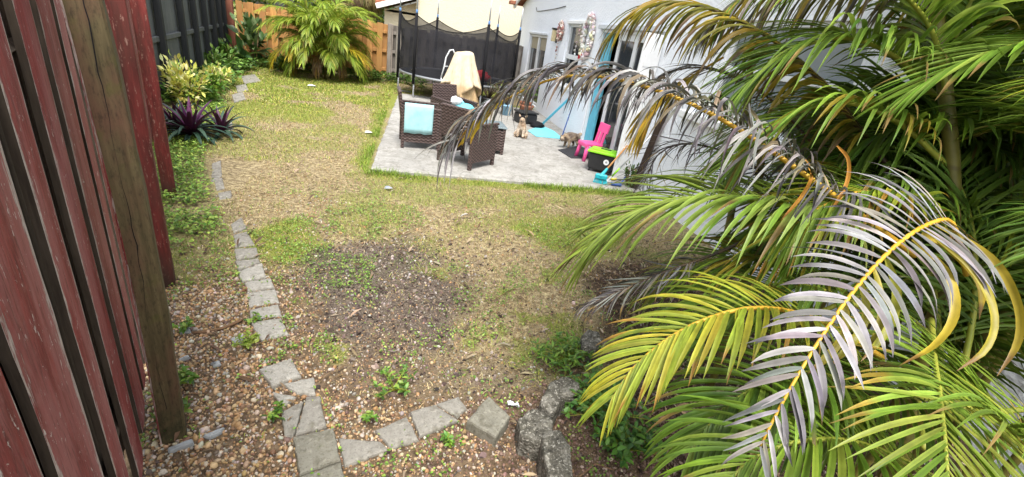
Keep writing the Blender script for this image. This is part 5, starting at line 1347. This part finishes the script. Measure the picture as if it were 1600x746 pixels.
c = G(372, 108); shrub('banana_leaf_plant', (c[0], c[1] + .1), .3, .55, 26, .42, .36, [(.03, .085, .025), (.05, .12, .03)], 'dark broad leaved plant left of the rubber plant', 5, 'plant', .3, .5)
c = G(442, 112); shrub('bird_nest_plant', (c[0], c[1]), .25, .30, 40, .42, .20, [(.04, .11, .03), (.07, .16, .05)], 'low dark green strap leaved plant left of the far palm', 5, 'plant', .3, .4)

# purple oyster plant
def m_oyster():
    h = NT('oyster_leaf'); c = h.attr('col'); g = h.new('ShaderNodeNewGeometry')
    n = h.noise(20, 3)
    b = h.mix(g.outputs['Backfacing'], c, (.10, .014, .07)); b = h.mix(h.math('MULTIPLY', n, .4), b, (.015, .02, .018))
    return h.done(h.bsdf(b, .4, None, .4))
MAT['oyster'] = m_oyster()
def straps(parent, c, n, L, W, z0, sd):
    V, Q, C = [], [], []; m_ = 9
    for i in range(n):
        k = i / n; a = i * 2.4 + rng.uniform(-.2, .2); el = 1.40 - 1.15 * (1 - k) ** .8 + rng.uniform(-.1, .1); ln = L * (.55 + .45 * math.sin(PI * (.15 + .7 * (1 - k)))) * rng.uniform(.85, 1.15)
        p = np.array([c[0] + .02 * math.cos(a), c[1] + .02 * math.sin(a), z0 + .05 * k]); d = np.array([math.cos(a) * math.cos(el), math.sin(a) * math.cos(el), math.sin(el)])
        s = np.array([-math.sin(a), math.cos(a), 0]); off = len(V) and sum(len(v) for v in V)
        young = k > .80
        colr = np.array([(.02, .055, .035), (.035, .085, .05), (.05, .10, .06)][rng.integers(3)]) if not young else np.array([(.075, .013, .065), (.14, .02, .11)][rng.integers(2)])
        if rng.random() < .10: colr = np.array((.12, .03, .09))
        vv = []
        for j in range(m_ + 1):
            f = j / m_; w_ = W * np.interp(f, [0, .15, .5, .85, 1], [.7, 1, .9, .45, .02]); u = np.cross(s, d); u = -u if u[2] < 0 else u
            vv += [p + s * w_ / 2 + u * w_ * .28, p, p - s * w_ / 2 + u * w_ * .28]; p = p + d * ln / m_; d = d + np.array([0, 0, -.13 * (1.3 - k) * (1 + f)]); d /= np.linalg.norm(d)
        V.append(np.array(vv)); C.append(np.repeat(colr[None], len(vv), 0))
        for j in range(m_):
            o = off + j * 3; Q += [(o, o + 1, o + 4, o + 3), (o + 1, o + 2, o + 5, o + 4)]
    return mesh_np('rosette', np.vstack(V), np.array(Q), MAT['oyster'], parent, np.vstack(C), True)
c = G(300, 222)
oy = empty('oyster_plant', (c[0], c[1], 0), 'dark green and purple oyster plant with long strap leaves at the left', 'plant')
straps(oy, (c[0] - .02, c[1] + .06), 44, .52, .062, .06, 1); straps(oy, (c[0] - .28, c[1] + .30), 34, .44, .056, .04, 2); straps(oy, (c[0] + .20, c[1] + .38), 30, .42, .052, .04, 3)

# ------------------------------------------------------------------ trampoline
TC = np.array([1.15, 12.65]); TR = 1.48; TZ = .54
tr = empty('trampoline', (TC[0], TC[1], 0), 'round trampoline with black safety net at the back of the yard', 'trampoline')
def ringpt(a, r, z): return (TC[0] + r * math.cos(a), TC[1] + r * math.sin(a), z)
m = MB(); m.tube([ringpt(a, TR, TZ) for a in np.linspace(0, 2 * PI, 49)], .025, 8, False); m.build('frame', MAT['galv'], tr, True)
m = MB(); n = 48
vs = [ringpt(2 * PI * i / n, TR - .02, TZ + .02) for i in range(n)] + [ringpt(2 * PI * i / n, TR - .24, TZ + .015) for i in range(n)]
m.add(vs, [(i, (i + 1) % n, n + (i + 1) % n, n + i) for i in range(n)]); m.build('spring_pad', plain('dark_pad', (.03, .033, .045), .6), tr)
m = MB(); m.add([ringpt(2 * PI * i / n, TR - .26, TZ + .008 - .0) for i in range(n)], [tuple(range(n))]); m.build('jumping_mat', MAT['black'], tr)
PA = [R_(182), R_(222), R_(287), R_(8), R_(46), R_(112)]
PTOP = 1.88
for a in PA:
    m = MB(); m.tube([ringpt(a, TR + .05, .35), ringpt(a, TR + .05, PTOP)], .034, 10); pl = m.build('pole', MAT['black'], tr, True)
    m = MB(); m.tube([ringpt(a, TR + .05, PTOP), ringpt(a, TR + .05, 2.42)], .015, 8); m.build('pole_tip', MAT['galv'], pl, True)
    m = MB(); m.tube([ringpt(a, TR + .05, PTOP - .02), ringpt(a, TR + .05, PTOP + .07)], .024, 8); m.build('sleeve', plain('blue_sleeve', (.10, .22, .45), .5), pl, True)
    m = MB(); m.tube([ringpt(a, TR + .03, TZ), ringpt(a, TR + .03, .08), ringpt(a, TR + .0, .03), ringpt(a, TR - .3, .025)], .02, 8); m.build('leg', MAT['galv'], tr, True)
V, F = [], []; nn = 144; nz = 12
pas = sorted([p % (2 * PI) for p in PA])
for i in range(nn):
    a = 2 * PI * i / nn; nxt = min([(p - a) % (2 * PI) for p in pas]); prv = min([(a - p) % (2 * PI) for p in pas]); sp_ = nxt + prv; u = prv / sp_ if sp_ > 0 else 0
    sag = 4 * u * (1 - u); rch = TR + .02 - .5 * TR * (1 - math.cos(sp_ / 2)) * sag
    for j in range(nz + 1):
        f = j / nz; z = TZ + .03 + (PTOP - .05 - .20 * min(sp_, 1.2) * sag - TZ - .03) * f
        r = rch + .03 * (vnoise(a * 4, f * 5, 1, 5) - .5) * 2 * math.sin(PI * f)
        V.append(ringpt(a, r, z))
for i in range(nn):
    for j in range(nz):
        a0 = i * (nz + 1) + j; b0 = ((i + 1) % nn) * (nz + 1) + j; F.append((a0, b0, b0 + 1, a0 + 1))
mesh_np('net', V, np.array(F), MAT['net'], tr, None, True)
m = MB(); m.tube([V[i * (nz + 1) + nz] for i in range(nn)] + [V[nz]], .010, 5, False); m.build('net_rope', MAT['black'], tr, True)
# red bag on the trampoline mat
def lump(name, c, s, mat, label, cat, seed=0, parent=None):
    Vb, Fb = ico(3); k = 1 + .28 * (vnoise(Vb[:, 0] * 2 + 9, Vb[:, 1] * 2 + Vb[:, 2] * 1.7, 1.3, seed) - .5) * 2 + .12 * (vnoise(Vb[:, 0] * 5, Vb[:, 2] * 5 + Vb[:, 1] * 4, 1.3, seed + 5) - .5) * 2
    P = Vb * k[:, None] * np.array(s); P[:, 2] = np.maximum(P[:, 2], -s[2] * .55); P = P + np.array(c)
    o = mesh_np(name, P, Fb, mat, parent, np.ones((len(P), 3)), True)
    return tag(o, label, cat) if label else o
lump('cushion', (1.62, 12.1, TZ + .13), (.26, .26, .16), MAT['red_cloth'], 'red cushion lying on the trampoline', 'cushion', 4)

# walking frame / bent tube behind the cover
m = MB(); pts = [onY(*p, 11.0) for p in [(689, 122), (694, 105), (697, 90), (703, 79), (708, 78), (711, 86)]]; m.tube(pts, .016, 8); m.tube([onY(689, 122, 11.0), onY(693, 135, 11.0)], .016, 8); m.tube([onY(694, 104, 11.0), onY(700, 104, 11.1)], .012, 6)
tag(m.build('ladder_frame', MAT['white_metal'], None, True), 'white bent metal tube frame of a ladder at the trampoline', 'ladder')
# beige cover draped over a tall round object
def draped():
    c = np.array([1.03, 10.35]); n = 120
    root = empty('draped_cover', (c[0], c[1], 0), 'beige tan cloth cover draped over a tall object on the patio', 'cover')
    def layer(name, lv, amp, hem, ph, k1, mat):
        V = []; zt = lv[0][0]; zb = lv[-1][0]
        for z, r in lv:
            f = (zt - z) / (zt - zb)
            for i in range(n):
                t = 2 * PI * i / n
                w = math.sin(k1 * t + ph); w2 = math.sin((2 * k1 + 1) * t + 2 * ph)
                rr = r * (1 + f * (amp * (abs(w) * 2 - 1) + amp * .35 * w2 + .03 * math.sin(23 * t + z * 6)) + .02 * math.sin(9 * z + 3 * t))
                zz = z + hem * f * f * (abs(math.sin(k1 * t * .5 + ph)) - .4) + (.02 * math.cos(t + .6) if f < .1 else 0)
                V.append((c[0] + rr * math.cos(t), c[1] + rr * math.sin(t) * .95, zz))
        F = [(j * n + i, j * n + (i + 1) % n, (j + 1) * n + (i + 1) % n, (j + 1) * n + i) for j in range(len(lv) - 1) for i in range(n)]
        if lv[0][1] < .1: F.append(tuple(reversed(range(n))))
        m = MB(); m.add(V, [tuple(reversed(f)) for f in F]); o = m.build(name, mat, root, True)
        md = o.modifiers.new('thick', 'SOLIDIFY'); md.thickness = .008; md.offset = 0
    layer('inner_cloth', [(.80, .27), (.7, .295), (.6, .315), (.5, .335), (.4, .355), (.3, .37), (.2, .385), (.12, .39)], .07, .14, .8, 5, MAT['cover'])
    layer('outer_cloth', [(1.275, .03), (1.28, .10), (1.275, .15), (1.255, .19), (1.2, .215), (1.1, .245), (1.0, .275), (.9, .305), (.8, .335), (.7, .36), (.62, .38), (.55, .40), (.49, .41)], .13, .26, .3, 4, MAT['cover2'])
    m = MB(); m.lathe((c[0], c[1], PT), [(.22, 0), (.24, .05), (.22, .3), (.2, .7), (.12, 1.18)], 20); m.build('body', MAT['dark_mat'], root, True)
draped()

# ------------------------------------------------------------------ wicker furniture
def wicker_chair(label, loc, yaw):
    """local axes: chair faces +x, origin at floor centre"""
    r = empty('wicker_chair', (0, 0, 0), label, 'chair', 'brown wicker armchairs on the patio')
    w, dp, arm, back = .58, .56, .575, .80
    for sy in (-1, 1):
        y = sy * (w / 2 - .022)
        m = MB(); m.box((.0, y, (arm + .09) / 2), (dp - .04, .044, arm - .09), 0, .008)
        m.build('side_panel', MAT['wicker'], r)
        m = MB(); m.box((.01, y, arm + .004), (dp + .0, .055, .03), 0, .01); m.build('armrest', MAT['wicker'], r)
        for sx in (-1, 1):
            m = MB(); m.box((sx * (dp / 2 - .022), y, arm / 2 - .01), (.044, .05, arm - .02), 0, .006); m.build('leg', MAT['wicker'], r)
    m = MB(); M_ = Matrix.Rotation(-.14, 3, 'Y'); m.box((-dp / 2 - .01, 0, .575), (.045, w - .10, .43), 0, .012, M_); m.build('backrest', MAT['wicker'], r)
    m = MB(); m.box((.02, 0, .40), (dp - .06, w - .10, .05), 0, .012); m.build('seat', MAT['wicker'], r)
    m = MB(); m.box((dp / 2 - .045, 0, .335), (.03, w - .10, .085), 0, .006); m.build('apron', MAT['wicker'], r)
    r.location = loc; r.rotation_euler = (0, 0, yaw)
    return r
ch1 = wicker_chair('brown wicker chair with an aqua towel over its side', (.14, 7.03, PT), R_(4))
def place(label, loc, yaw):
    c = copy_tree(ch1); c.location = loc; c.rotation_euler = (0, 0, yaw); c['label'] = label; return c
place('brown wicker chair nearest to the camera with its back turned', (.78, 6.25, PT), R_(46))
place('brown wicker chair beyond the low table, facing the camera', (.70, 8.0, PT), R_(-60))
# low table / ottoman
tb = empty('wicker_table', (1.17, 7.12, PT), 'low square wicker table with a glass top between the chairs', 'table')
m = MB()
for dx, dy, sx, sy in ((0, -.23, .5, .035), (0, .23, .5, .035), (-.232, 0, .035, .42), (.232, 0, .035, .42)): m.box((1.17 + dx, 7.12 + dy, .25), (sx, sy, .31), 0, .006)
m.build('side_panel', MAT['wicker'], tb)
for sx in (-1, 1):
    for sy in (-1, 1): m = MB(); m.box((1.17 + sx * .228, 7.12 + sy * .226, .235), (.05, .05, .40), 0, .005); m.build('leg', MAT['wicker'], tb)
m = MB(); m.box((1.17, 7.12, .446), (.54, .53, .022), 0, .006); m.build('tabletop', MAT['tableglass'], tb)
# towel over the near arm of chair 1
def towel():
    V = []; nx_, prof = 16, [(.30, -.02), (.30, .05), (.298, .12), (.297, .2), (.296, .28), (.29, .345), (.275, .375), (.255, .378), (.23, .36), (.22, .3), (.218, .2)]
    y0 = 7.03; rows = []
    yo = lambda x: (x - .14) * math.tan(R_(4))
    for (k, z) in [(.316, .23), (.317, .30), (.318, .38), (.319, .46), (.320, .54), (.317, .60), (.305, .637), (.27, .640), (.238, .632), (.228, .58), (.226, .5)]:
        for i in range(nx_ + 1):
            x = -.085 + (.40) * i / nx_
            wv = .004 * math.sin(i * 1.3 + z * 9)
            V.append((x, y0 - k + yo(x) + (wv if z < .6 else 0), z + PT + .006 * math.sin(i * .9) * (z < .26)))
    R = 11; F = [(j * (nx_ + 1) + i, j * (nx_ + 1) + i + 1, (j + 1) * (nx_ + 1) + i + 1, (j + 1) * (nx_ + 1) + i) for j in range(R - 1) for i in range(nx_)]
    m = MB(); m.add(V, F); o = m.build('towel', MAT['towel'], None, True)
    md = o.modifiers.new('thick', 'SOLIDIFY'); md.thickness = .006; md.offset = 0
    tag(o, 'aqua blue towel hung over the side of the left wicker chair', 'towel')
towel()
lump('blue_cloth', (.80, 7.82, .52), (.20, .17, .11), MAT['turq'], 'bunched turquoise cloth on the seat of the far wicker chair', 'cloth', 9)
lump('plastic_bag', (.70, 7.72, .63), (.09, .08, .08), MAT['white_cloth'], 'crumpled white bag on the turquoise cloth', 'bag', 13)

# ------------------------------------------------------------------ things at the door
def toy_chair():
    r = empty('toy_chair', (2.93, 7.15, PT), 'small pink plastic child chair by the door', 'chair')
    o = np.array([2.93, 7.15, PT]); a = R_(188)
    X_ = np.array([math.cos(a), math.sin(a), 0]); Y_ = np.array([-math.sin(a), math.cos(a), 0]); Z_ = np.array([0, 0, 1.])
    Mx = Matrix((tuple(map(float, (X_[0], Y_[0], 0))), tuple(map(float, (X_[1], Y_[1], 0))), (0, 0, 1)))
    def L(x, y, z): return tuple(o + X_ * x + Y_ * y + Z_ * z)
    m = MB(); m.box(L(0, 0, .27), (.30, .30, .035), 0, .012, Mx); m.box(L(.145, 0, .255), (.03, .30, .06), 0, .012, Mx); m.build('seat', MAT['plast_pink'], r)
    for sx, sy in ((1, 1), (1, -1), (-1, 1), (-1, -1)):
        m = MB(); m.tube([L(sx * .115, sy * .115, .26), L(sx * .15, sy * .15, 0)], [.034, .030], 8); m.build('leg', MAT['plast_pink'], r, True)
    Mt = Mx @ Matrix.Rotation(-.16, 3, 'Y')
    m = MB()
    for sy in (-.10, 0, .10): m.box(L(-.155, sy, .38), (.028, .055, .22), 0, .01, Mt)
    m.build('back_slats', MAT['plast_pink'], r)
    m = MB(); m.box(L(-.19, 0, .54), (.034, .30, .15), 0, .015, Mt); m.build('back_top', MAT['plast_pink'], r)
toy_chair()
def storage_bin():
    e = np.array([.34, -.23]); e /= np.linalg.norm(e); a = math.atan2(e[1], e[0]); nn_ = np.array([-e[1], e[0]])
    c = np.array([2.80, 6.32]) + nn_ * .17
    r = empty('storage_bin', (c[0], c[1], PT), 'black storage bin with lime green lid beside the pink chair', 'bin')
    m = MB(); m.box((c[0], c[1], PT + .165), (.40, .33, .25), a, .02, None, .9); bd = m.build('body', MAT['black_plastic'], r)
    m = MB(); m.box((c[0], c[1], PT + .31), (.44, .37, .035), a, .014); m.box((c[0], c[1], PT + .332), (.34, .20, .016), a, .007); ld = m.build('lid', MAT['lime'], r)
    m = MB(); q = c - nn_ * .0 + e * .02; m.box((q[0], q[1], PT + .345), (.16, .03, .015), a, .005); m.build('handle', MAT['black_plastic'], ld)
    q = c - nn_ * .166 + e * .09; m = MB(); M_ = Matrix.Rotation(a, 3, 'Z') @ Matrix.Rotation(PI / 2, 3, 'X')
    vs = [M_ @ Vector((.042 * math.cos(t), .042 * math.sin(t), 0)) for t in np.linspace(0, 2 * PI, 24, endpoint=False)]
    m.add([(q[0] + v.x, q[1] + v.y, PT + .19 + v.z) for v in vs], [tuple(range(24))]); em = m.build('emblem', MAT['white_paint'], r)
    q2 = q - nn_ * .002; m = MB(); vs = [M_ @ Vector(v) for v in ((-.02, -.012, 0), (.02, -.012, 0), (.012, .014, 0), (-.008, .018, 0))]; m.add([(q2[0] + v.x, q2[1] + v.y, PT + .19 + v.z) for v in vs], [(0, 1, 2, 3)]); m.build('emblem_mark', MAT['galv'], em)
    for sx, sy in ((-1, -1), (1, -1), (-1, 1), (1, 1)):
        q = c + e * sx * .15 + nn_ * sy * .12; m = MB(); p0 = q - e * .012; p1 = q + e * .012; m.tube([(p0[0], p0[1], PT + .024), (p1[0], p1[1], PT + .024)], .024, 12); m.build('wheel', MAT['black_plastic'], r)
storage_bin()
def broom():
    b = G(937, 287, PT); r = empty('dustpan_broom', (b[0], b[1], PT), 'teal broom head with a tan wooden handle leaning by the bin', 'broom')
    m = MB(); tp = np.array([3.02, 6.02, .56]); bb = np.array([b[0], b[1], PT + .12]); m.tube([bb, tp], .012, 8); m.build('handle', MAT['orange_wood'], r, True)
    m = MB(); m.box((b[0], b[1], PT + .10), (.17, .06, .07), -.5, .015); m.tube([bb - (tp - bb) * .05, bb + (tp - bb) * .22], [.028, .018], 8); m.build('head', MAT['teal'], r)
    m = MB()
    for i in range(22): t = (i / 21 - .5) * .16; m.tube([(b[0] + t * .88, b[1] - t * .48, PT + .07), (b[0] + t * 1.05 + random.uniform(-.01, .01), b[1] - t * .55 - .02, PT + .004)], .005, 4)
    m.build('bristles', MAT['teal'], r)
broom()
def mop():
    b = G(948, 285, PT); r = empty('mop_pole', (b[0], b[1], PT), 'white pole with lime green ends leaning on the white wall', 'pole')
    t = np.array([WX - .02, 5.55, .98]); b_ = np.array([b[0], b[1], PT + .01]); d_ = t - b_
    m = MB(); m.tube([b_ + d_ * .22, b_ + d_ * .86], .012, 8); m.build('shaft', MAT['white_metal'], r, True)
    m = MB(); m.tube([b_ + d_ * .10, b_ + d_ * .25], .013, 8); m.tube([b_ + d_ * .84, t], .014, 8); m.build('grip', MAT['lime'], r, True)
    m = MB(); m.box((b_[0], b_[1], PT + .02), (.12, .05, .03), .3, .008); m.tube([b_, b_ + d_ * .12], .012, 8); m.build('foot', MAT['white_paint'], r)
mop()
b = G(957, 281, PT); m = MB(); m.lathe((b[0], b[1], PT), [(.03, 0), (.055, .01), (.06, .03), (.052, .035), (.045, .015)], 18); tag(m.build('yellow_dish', MAT['yellow'], None, True), 'small yellow dish on the slab near the broom', 'dish')
b = G(962, 291, PT); m = MB(); m.box((b[0], b[1], PT + .025), (.15, .06, .03), -.2, .01); m.tube([(b[0] + .06, b[1] - .01, PT + .03), (b[0] + .15, b[1] + .07, PT + .13)], [.014, .010], 8); tag(m.build('hand_brush', MAT['navy']), 'navy blue hand brush lying at the patio corner', 'brush')
shrub('door_bush', (3.08, 5.80), .13, .34, 260, .05, .5, [(.06, .13, .03), (.10, .19, .04), (.14, .24, .07)], 'small green bush at the wall behind the brushes', 7)
def flatmat(px, z, mat, name, label):
    P = [G(*p, PT + z) for p in px]; m = MB(); n = len(P)
    vs = [tuple(p) for p in P] + [(p[0], p[1], PT + .002) for p in P]
    m.add(vs, [tuple(range(n - 1, -1, -1))] + [(i, (i + 1) % n, n + (i + 1) % n, n + i) for i in range(n)])
    tag(m.build(name, MAT[mat]), label, 'mat')
flatmat([(872, 234), (905, 228), (936, 240), (930, 247), (893, 247)], .012, 'dark_mat', 'door_mat', 'dark rubber mat in front of the door by the pink chair')
flatmat([(825, 204), (838, 213), (880, 217), (866, 205), (846, 196)], .012, 'turq', 'beach_mat', 'turquoise mat on the concrete beside the light dog')
m = MB(); m.tube([G(877, 217, PT), onX(898, 155, WX - .015)], .012, 8); tag(m.build('blue_pole', MAT['navy'], None, True), 'thin blue pole leaning on the white wall', 'pole')
m = MB(); a_, b_ = np.array([2.86, 10.0, PT]), np.array([WX - .03, 9.45, .72])
m.tube([a_, b_], .03, 4); tag(m.build('blue_plank', MAT['blue_paint']), 'turquoise plank leaning against the wall behind the dogs', 'plank')
# potted plants at the back of the patio
def potted(c, rp, hp, hgt, R, nl, pal, mat, label, L=.07):
    r = empty('potted_plant', (c[0], c[1], PT), label, 'potted plant')
    m = MB(); m.lathe((c[0], c[1], PT), [(rp * .7, 0), (rp * .95, hp * .85), (rp * 1.06, hp * .86), (rp * 1.06, hp), (rp * .9, hp), (rp * .85, hp * .9), (.01, hp * .9)], 20); m.build('pot', MAT[mat], r, True)
    m = MB(); tips = []
    for i in range(12):
        a = random.uniform(0, 6.28); k = random.uniform(.3, 1); q = (c[0] + math.cos(a) * R * k, c[1] + math.sin(a) * R * k, PT + hp + hgt * random.uniform(.4, 1)); mid = (c[0] + math.cos(a + .3) * R * k * .5, c[1] + math.sin(a + .3) * R * k * .5, PT + hp + hgt * .5)
        m.tube([(c[0], c[1], PT + hp * .9), mid, q], [.013, .009, .004], 6); tips.append((mid, q))
    m.build('branches', MAT['bark'], r, True)
    pos = []; 
    for i in range(nl): a_, b_ = random.choice(tips); t = random.random(); pos.append(np.array(a_) * (1 - t) + np.array(b_) * t + rng.normal(0, .03, 3))
    Ls = rng.uniform(L * .7, L * 1.3, nl); d = rng.normal(0, 1, (nl, 3)); leaf_obj('foliage', pos, d, np.stack([rng.normal(0, .4, nl), rng.normal(0, .4, nl), np.ones(nl)], 1), Ls, Ls * .5, pick(nl, pal), r)
DK = [(.04, .05, .02), (.08, .09, .03), (.10, .07, .04), (.2, .22, .06)]
potted((1.80, 11.3), .16, .26, .50, .50, 70, DK, 'black_plastic', 'half dead branching plant in a black pot right of the beige cover')
potted((2.15, 10.7), .14, .24, .40, .42, 60, DK, 'bluepot', 'twiggy plant in a pale blue pot beside the trampoline')
potted((2.62, 10.7), .16, .28, .50, .30, 170, PALG, 'terracotta', 'bright green potted plant near the far window')
potted((2.75, 11.4), .15, .26, .45, .32, 90, DK, 'terracotta', 'dark potted plant in a clay pot by the house corner')
m = MB(); m.box((2.45, 9.95, PT + .11), (.42, .34, .22), .3, .03); m.box((2.45, 9.95, PT + .235), (.45, .37, .03), .3, .01); tag(m.build('black_crate', MAT['black_plastic']), 'black plastic crate on the patio behind the turquoise mat', 'crate')
lump('shoe_pile', (2.62, 9.55, PT + .05), (.16, .12, .08), MAT['black'], 'dark heap of cloth beside the turquoise mat', 'cloth', 21)

# ------------------------------------------------------------------ dogs
def dog(name, base, yaw, pts, edges, rad, colr, label, ears, eye, nose):
    r = empty(name, (base[0], base[1], PT), label, 'dog')
    me = bpy.data.meshes.new('body'); o = bpy.data.objects.new('body', me); COL.objects.link(o); o.parent = r
    r.rotation_euler = (0, 0, yaw)
    me.from_pydata([tuple(p) for p in pts], edges, [])
    sk = o.modifiers.new('skin', 'SKIN'); sk.use_smooth_shade = True
    for i, q in enumerate(rad): me.skin_vertices[0].data[i].radius = (q, q)
    me.skin_vertices[0].data[0].use_root = True
    sb = o.modifiers.new('sub', 'SUBSURF'); sb.levels = 2; sb.render_levels = 2
    dg = bpy.context.evaluated_depsgraph_get(); m2 = bpy.data.meshes.new_from_object(o.evaluated_get(dg)); o.modifiers.clear(); o.data = m2; m2.name = 'body'
    co = np.array([v.co[:] for v in m2.vertices])
    co += (fbm(co[:, 0] * 20, co[:, 1] * 20 + co[:, 2] * 17, 1.5, 3)[:, None] - .5) * .012
    m2.vertices.foreach_set('co', co.ravel())
    c = np.ones((len(co), 4), dtype=np.float32); nz_ = fbm(co[:, 0] * 9 + 5, co[:, 2] * 9 + co[:, 1] * 5, 1.2, 17)
    cA, cB = np.array(colr[0]), np.array(colr[1]); c[:, :3] = cA + (cB - cA) * sstep(nz_, .42, .58)[:, None]
    a = m2.attributes.new('col', 'FLOAT_COLOR', 'POINT'); a.data.foreach_set('color', c.ravel())
    for p in m2.polygons: p.use_smooth = True
    m2.materials.clear(); m2.materials.append(MAT['fur'])
    def loc(mb, nm, mat): return mb.build(nm, mat, r, True, True)
    for e in ears:
        m = MB(); m.col = tuple(np.array(colr[1]) * .7); b_, t_, s_ = map(Vector, e); m.tube([b_, (b_ + t_) / 2 + s_ * .0, t_], [.022, .018, .004], 7); loc(m, 'ear', MAT['fur'])
    m = MB(); m.lathe((0, 0, 0), [(.001, -.012), (.010, -.006), (.012, 0), (.010, .006), (.001, .012)], 10); v0 = [tuple(np.array(p) + np.array(nose)) for p in m.v]; m.v = v0; loc(m, 'nose', MAT['black_plastic'])
    for q in eye:
        m = MB(); m.lathe((0, 0, 0), [(.001, -.008), (.006, -.004), (.008, 0), (.006, .004), (.001, .008)], 10); m.v = [tuple(np.array(p) + np.array(q)) for p in m.v]; loc(m, 'eye', MAT['black_plastic'])
# shaggy standing dog, head lowered to the left
pts = [(-.13, 0, .20), (-.05, 0, .21), (.04, 0, .20), (.10, 0, .205), (.155, 0, .20), (.20, 0, .165), (.245, 0, .135),            # pelvis..muzzle
       (-.14, .055, .15), (-.115, .058, .10), (-.155, .058, .065), (-.145, .058, .012), (-.14, -.055, .15), (-.115, -.058, .10), (-.155, -.058, .065), (-.145, -.058, .012),
       (.07, .05, .13), (.065, .052, .07), (.08, .052, .012), (.07, -.05, .13), (.065, -.052, .07), (.08, -.052, .012), (-.19, 0, .22), (-.23, 0, .26), (-.25, 0, .22)]
eds = [(0, 1), (1, 2), (2, 3), (3, 4), (4, 5), (5, 6), (0, 7), (7, 8), (8, 9), (9, 10), (0, 11), (11, 12), (12, 13), (13, 14), (2, 15), (15, 16), (16, 17), (2, 18), (18, 19), (19, 20), (0, 21), (21, 22), (22, 23)]
rad = [.075, .08, .085, .07, .055, .058, .028, .045, .03, .022, .022, .045, .03, .022, .022, .035, .024, .022, .035, .024, .022, .03, .035, .025]
b = G(889, 231, PT)
dog('dog', (b[0], b[1]), R_(205), pts, eds, rad, [(.52, .42, .30), (.20, .16, .13)], 'shaggy tan and grey small dog with lowered head near the dark mat',
    [((.19, .045, .205), (.185, .085, .15), (0, 0, 0)), ((.19, -.045, .205), (.185, -.085, .15), (0, 0, 0))], [(.235, .03, .17), (.235, -.03, .17)], (.272, 0, .135))
# light dog sitting, facing the viewer
pts = [(-.10, 0, .075), (-.04, 0, .15), (.02, 0, .23), (.055, 0, .30), (.085, 0, .345), (.135, 0, .325),
       (-.04, .085, .07), (.05, .10, .055), (-.03, .10, .02), (.06, .10, .016), (-.04, -.085, .07), (.05, -.10, .055), (-.03, -.10, .02), (.06, -.10, .016),
       (.06, .05, .16), (.065, .05, .08), (.085, .05, .015), (.06, -.05, .16), (.065, -.05, .08), (.085, -.05, .015), (-.16, .02, .03), (-.22, .06, .025)]
eds = [(0, 1), (1, 2), (2, 3), (3, 4), (4, 5), (0, 6), (6, 7), (7, 8), (8, 9), (0, 10), (10, 11), (11, 12), (12, 13), (2, 14), (14, 15), (15, 16), (2, 17), (17, 18), (18, 19), (0, 20), (20, 21)]
rad = [.08, .085, .075, .055, .06, .03, .05, .045, .026, .022, .05, .045, .026, .022, .035, .025, .024, .035, .025, .024, .03, .018]
b = G(813, 215, PT)
dog('dog', (b[0], b[1]), R_(250), pts, eds, rad, [(.70, .60, .48), (.64, .48, .34)], 'light tan small dog sitting on the patio left of the turquoise mat',
    [((.075, .05, .385), (.06, .075, .43), (0, 0, 0)), ((.075, -.05, .385), (.06, -.075, .43), (0, 0, 0))], [(.132, .028, .362), (.132, -.028, .362)], (.165, 0, .327))
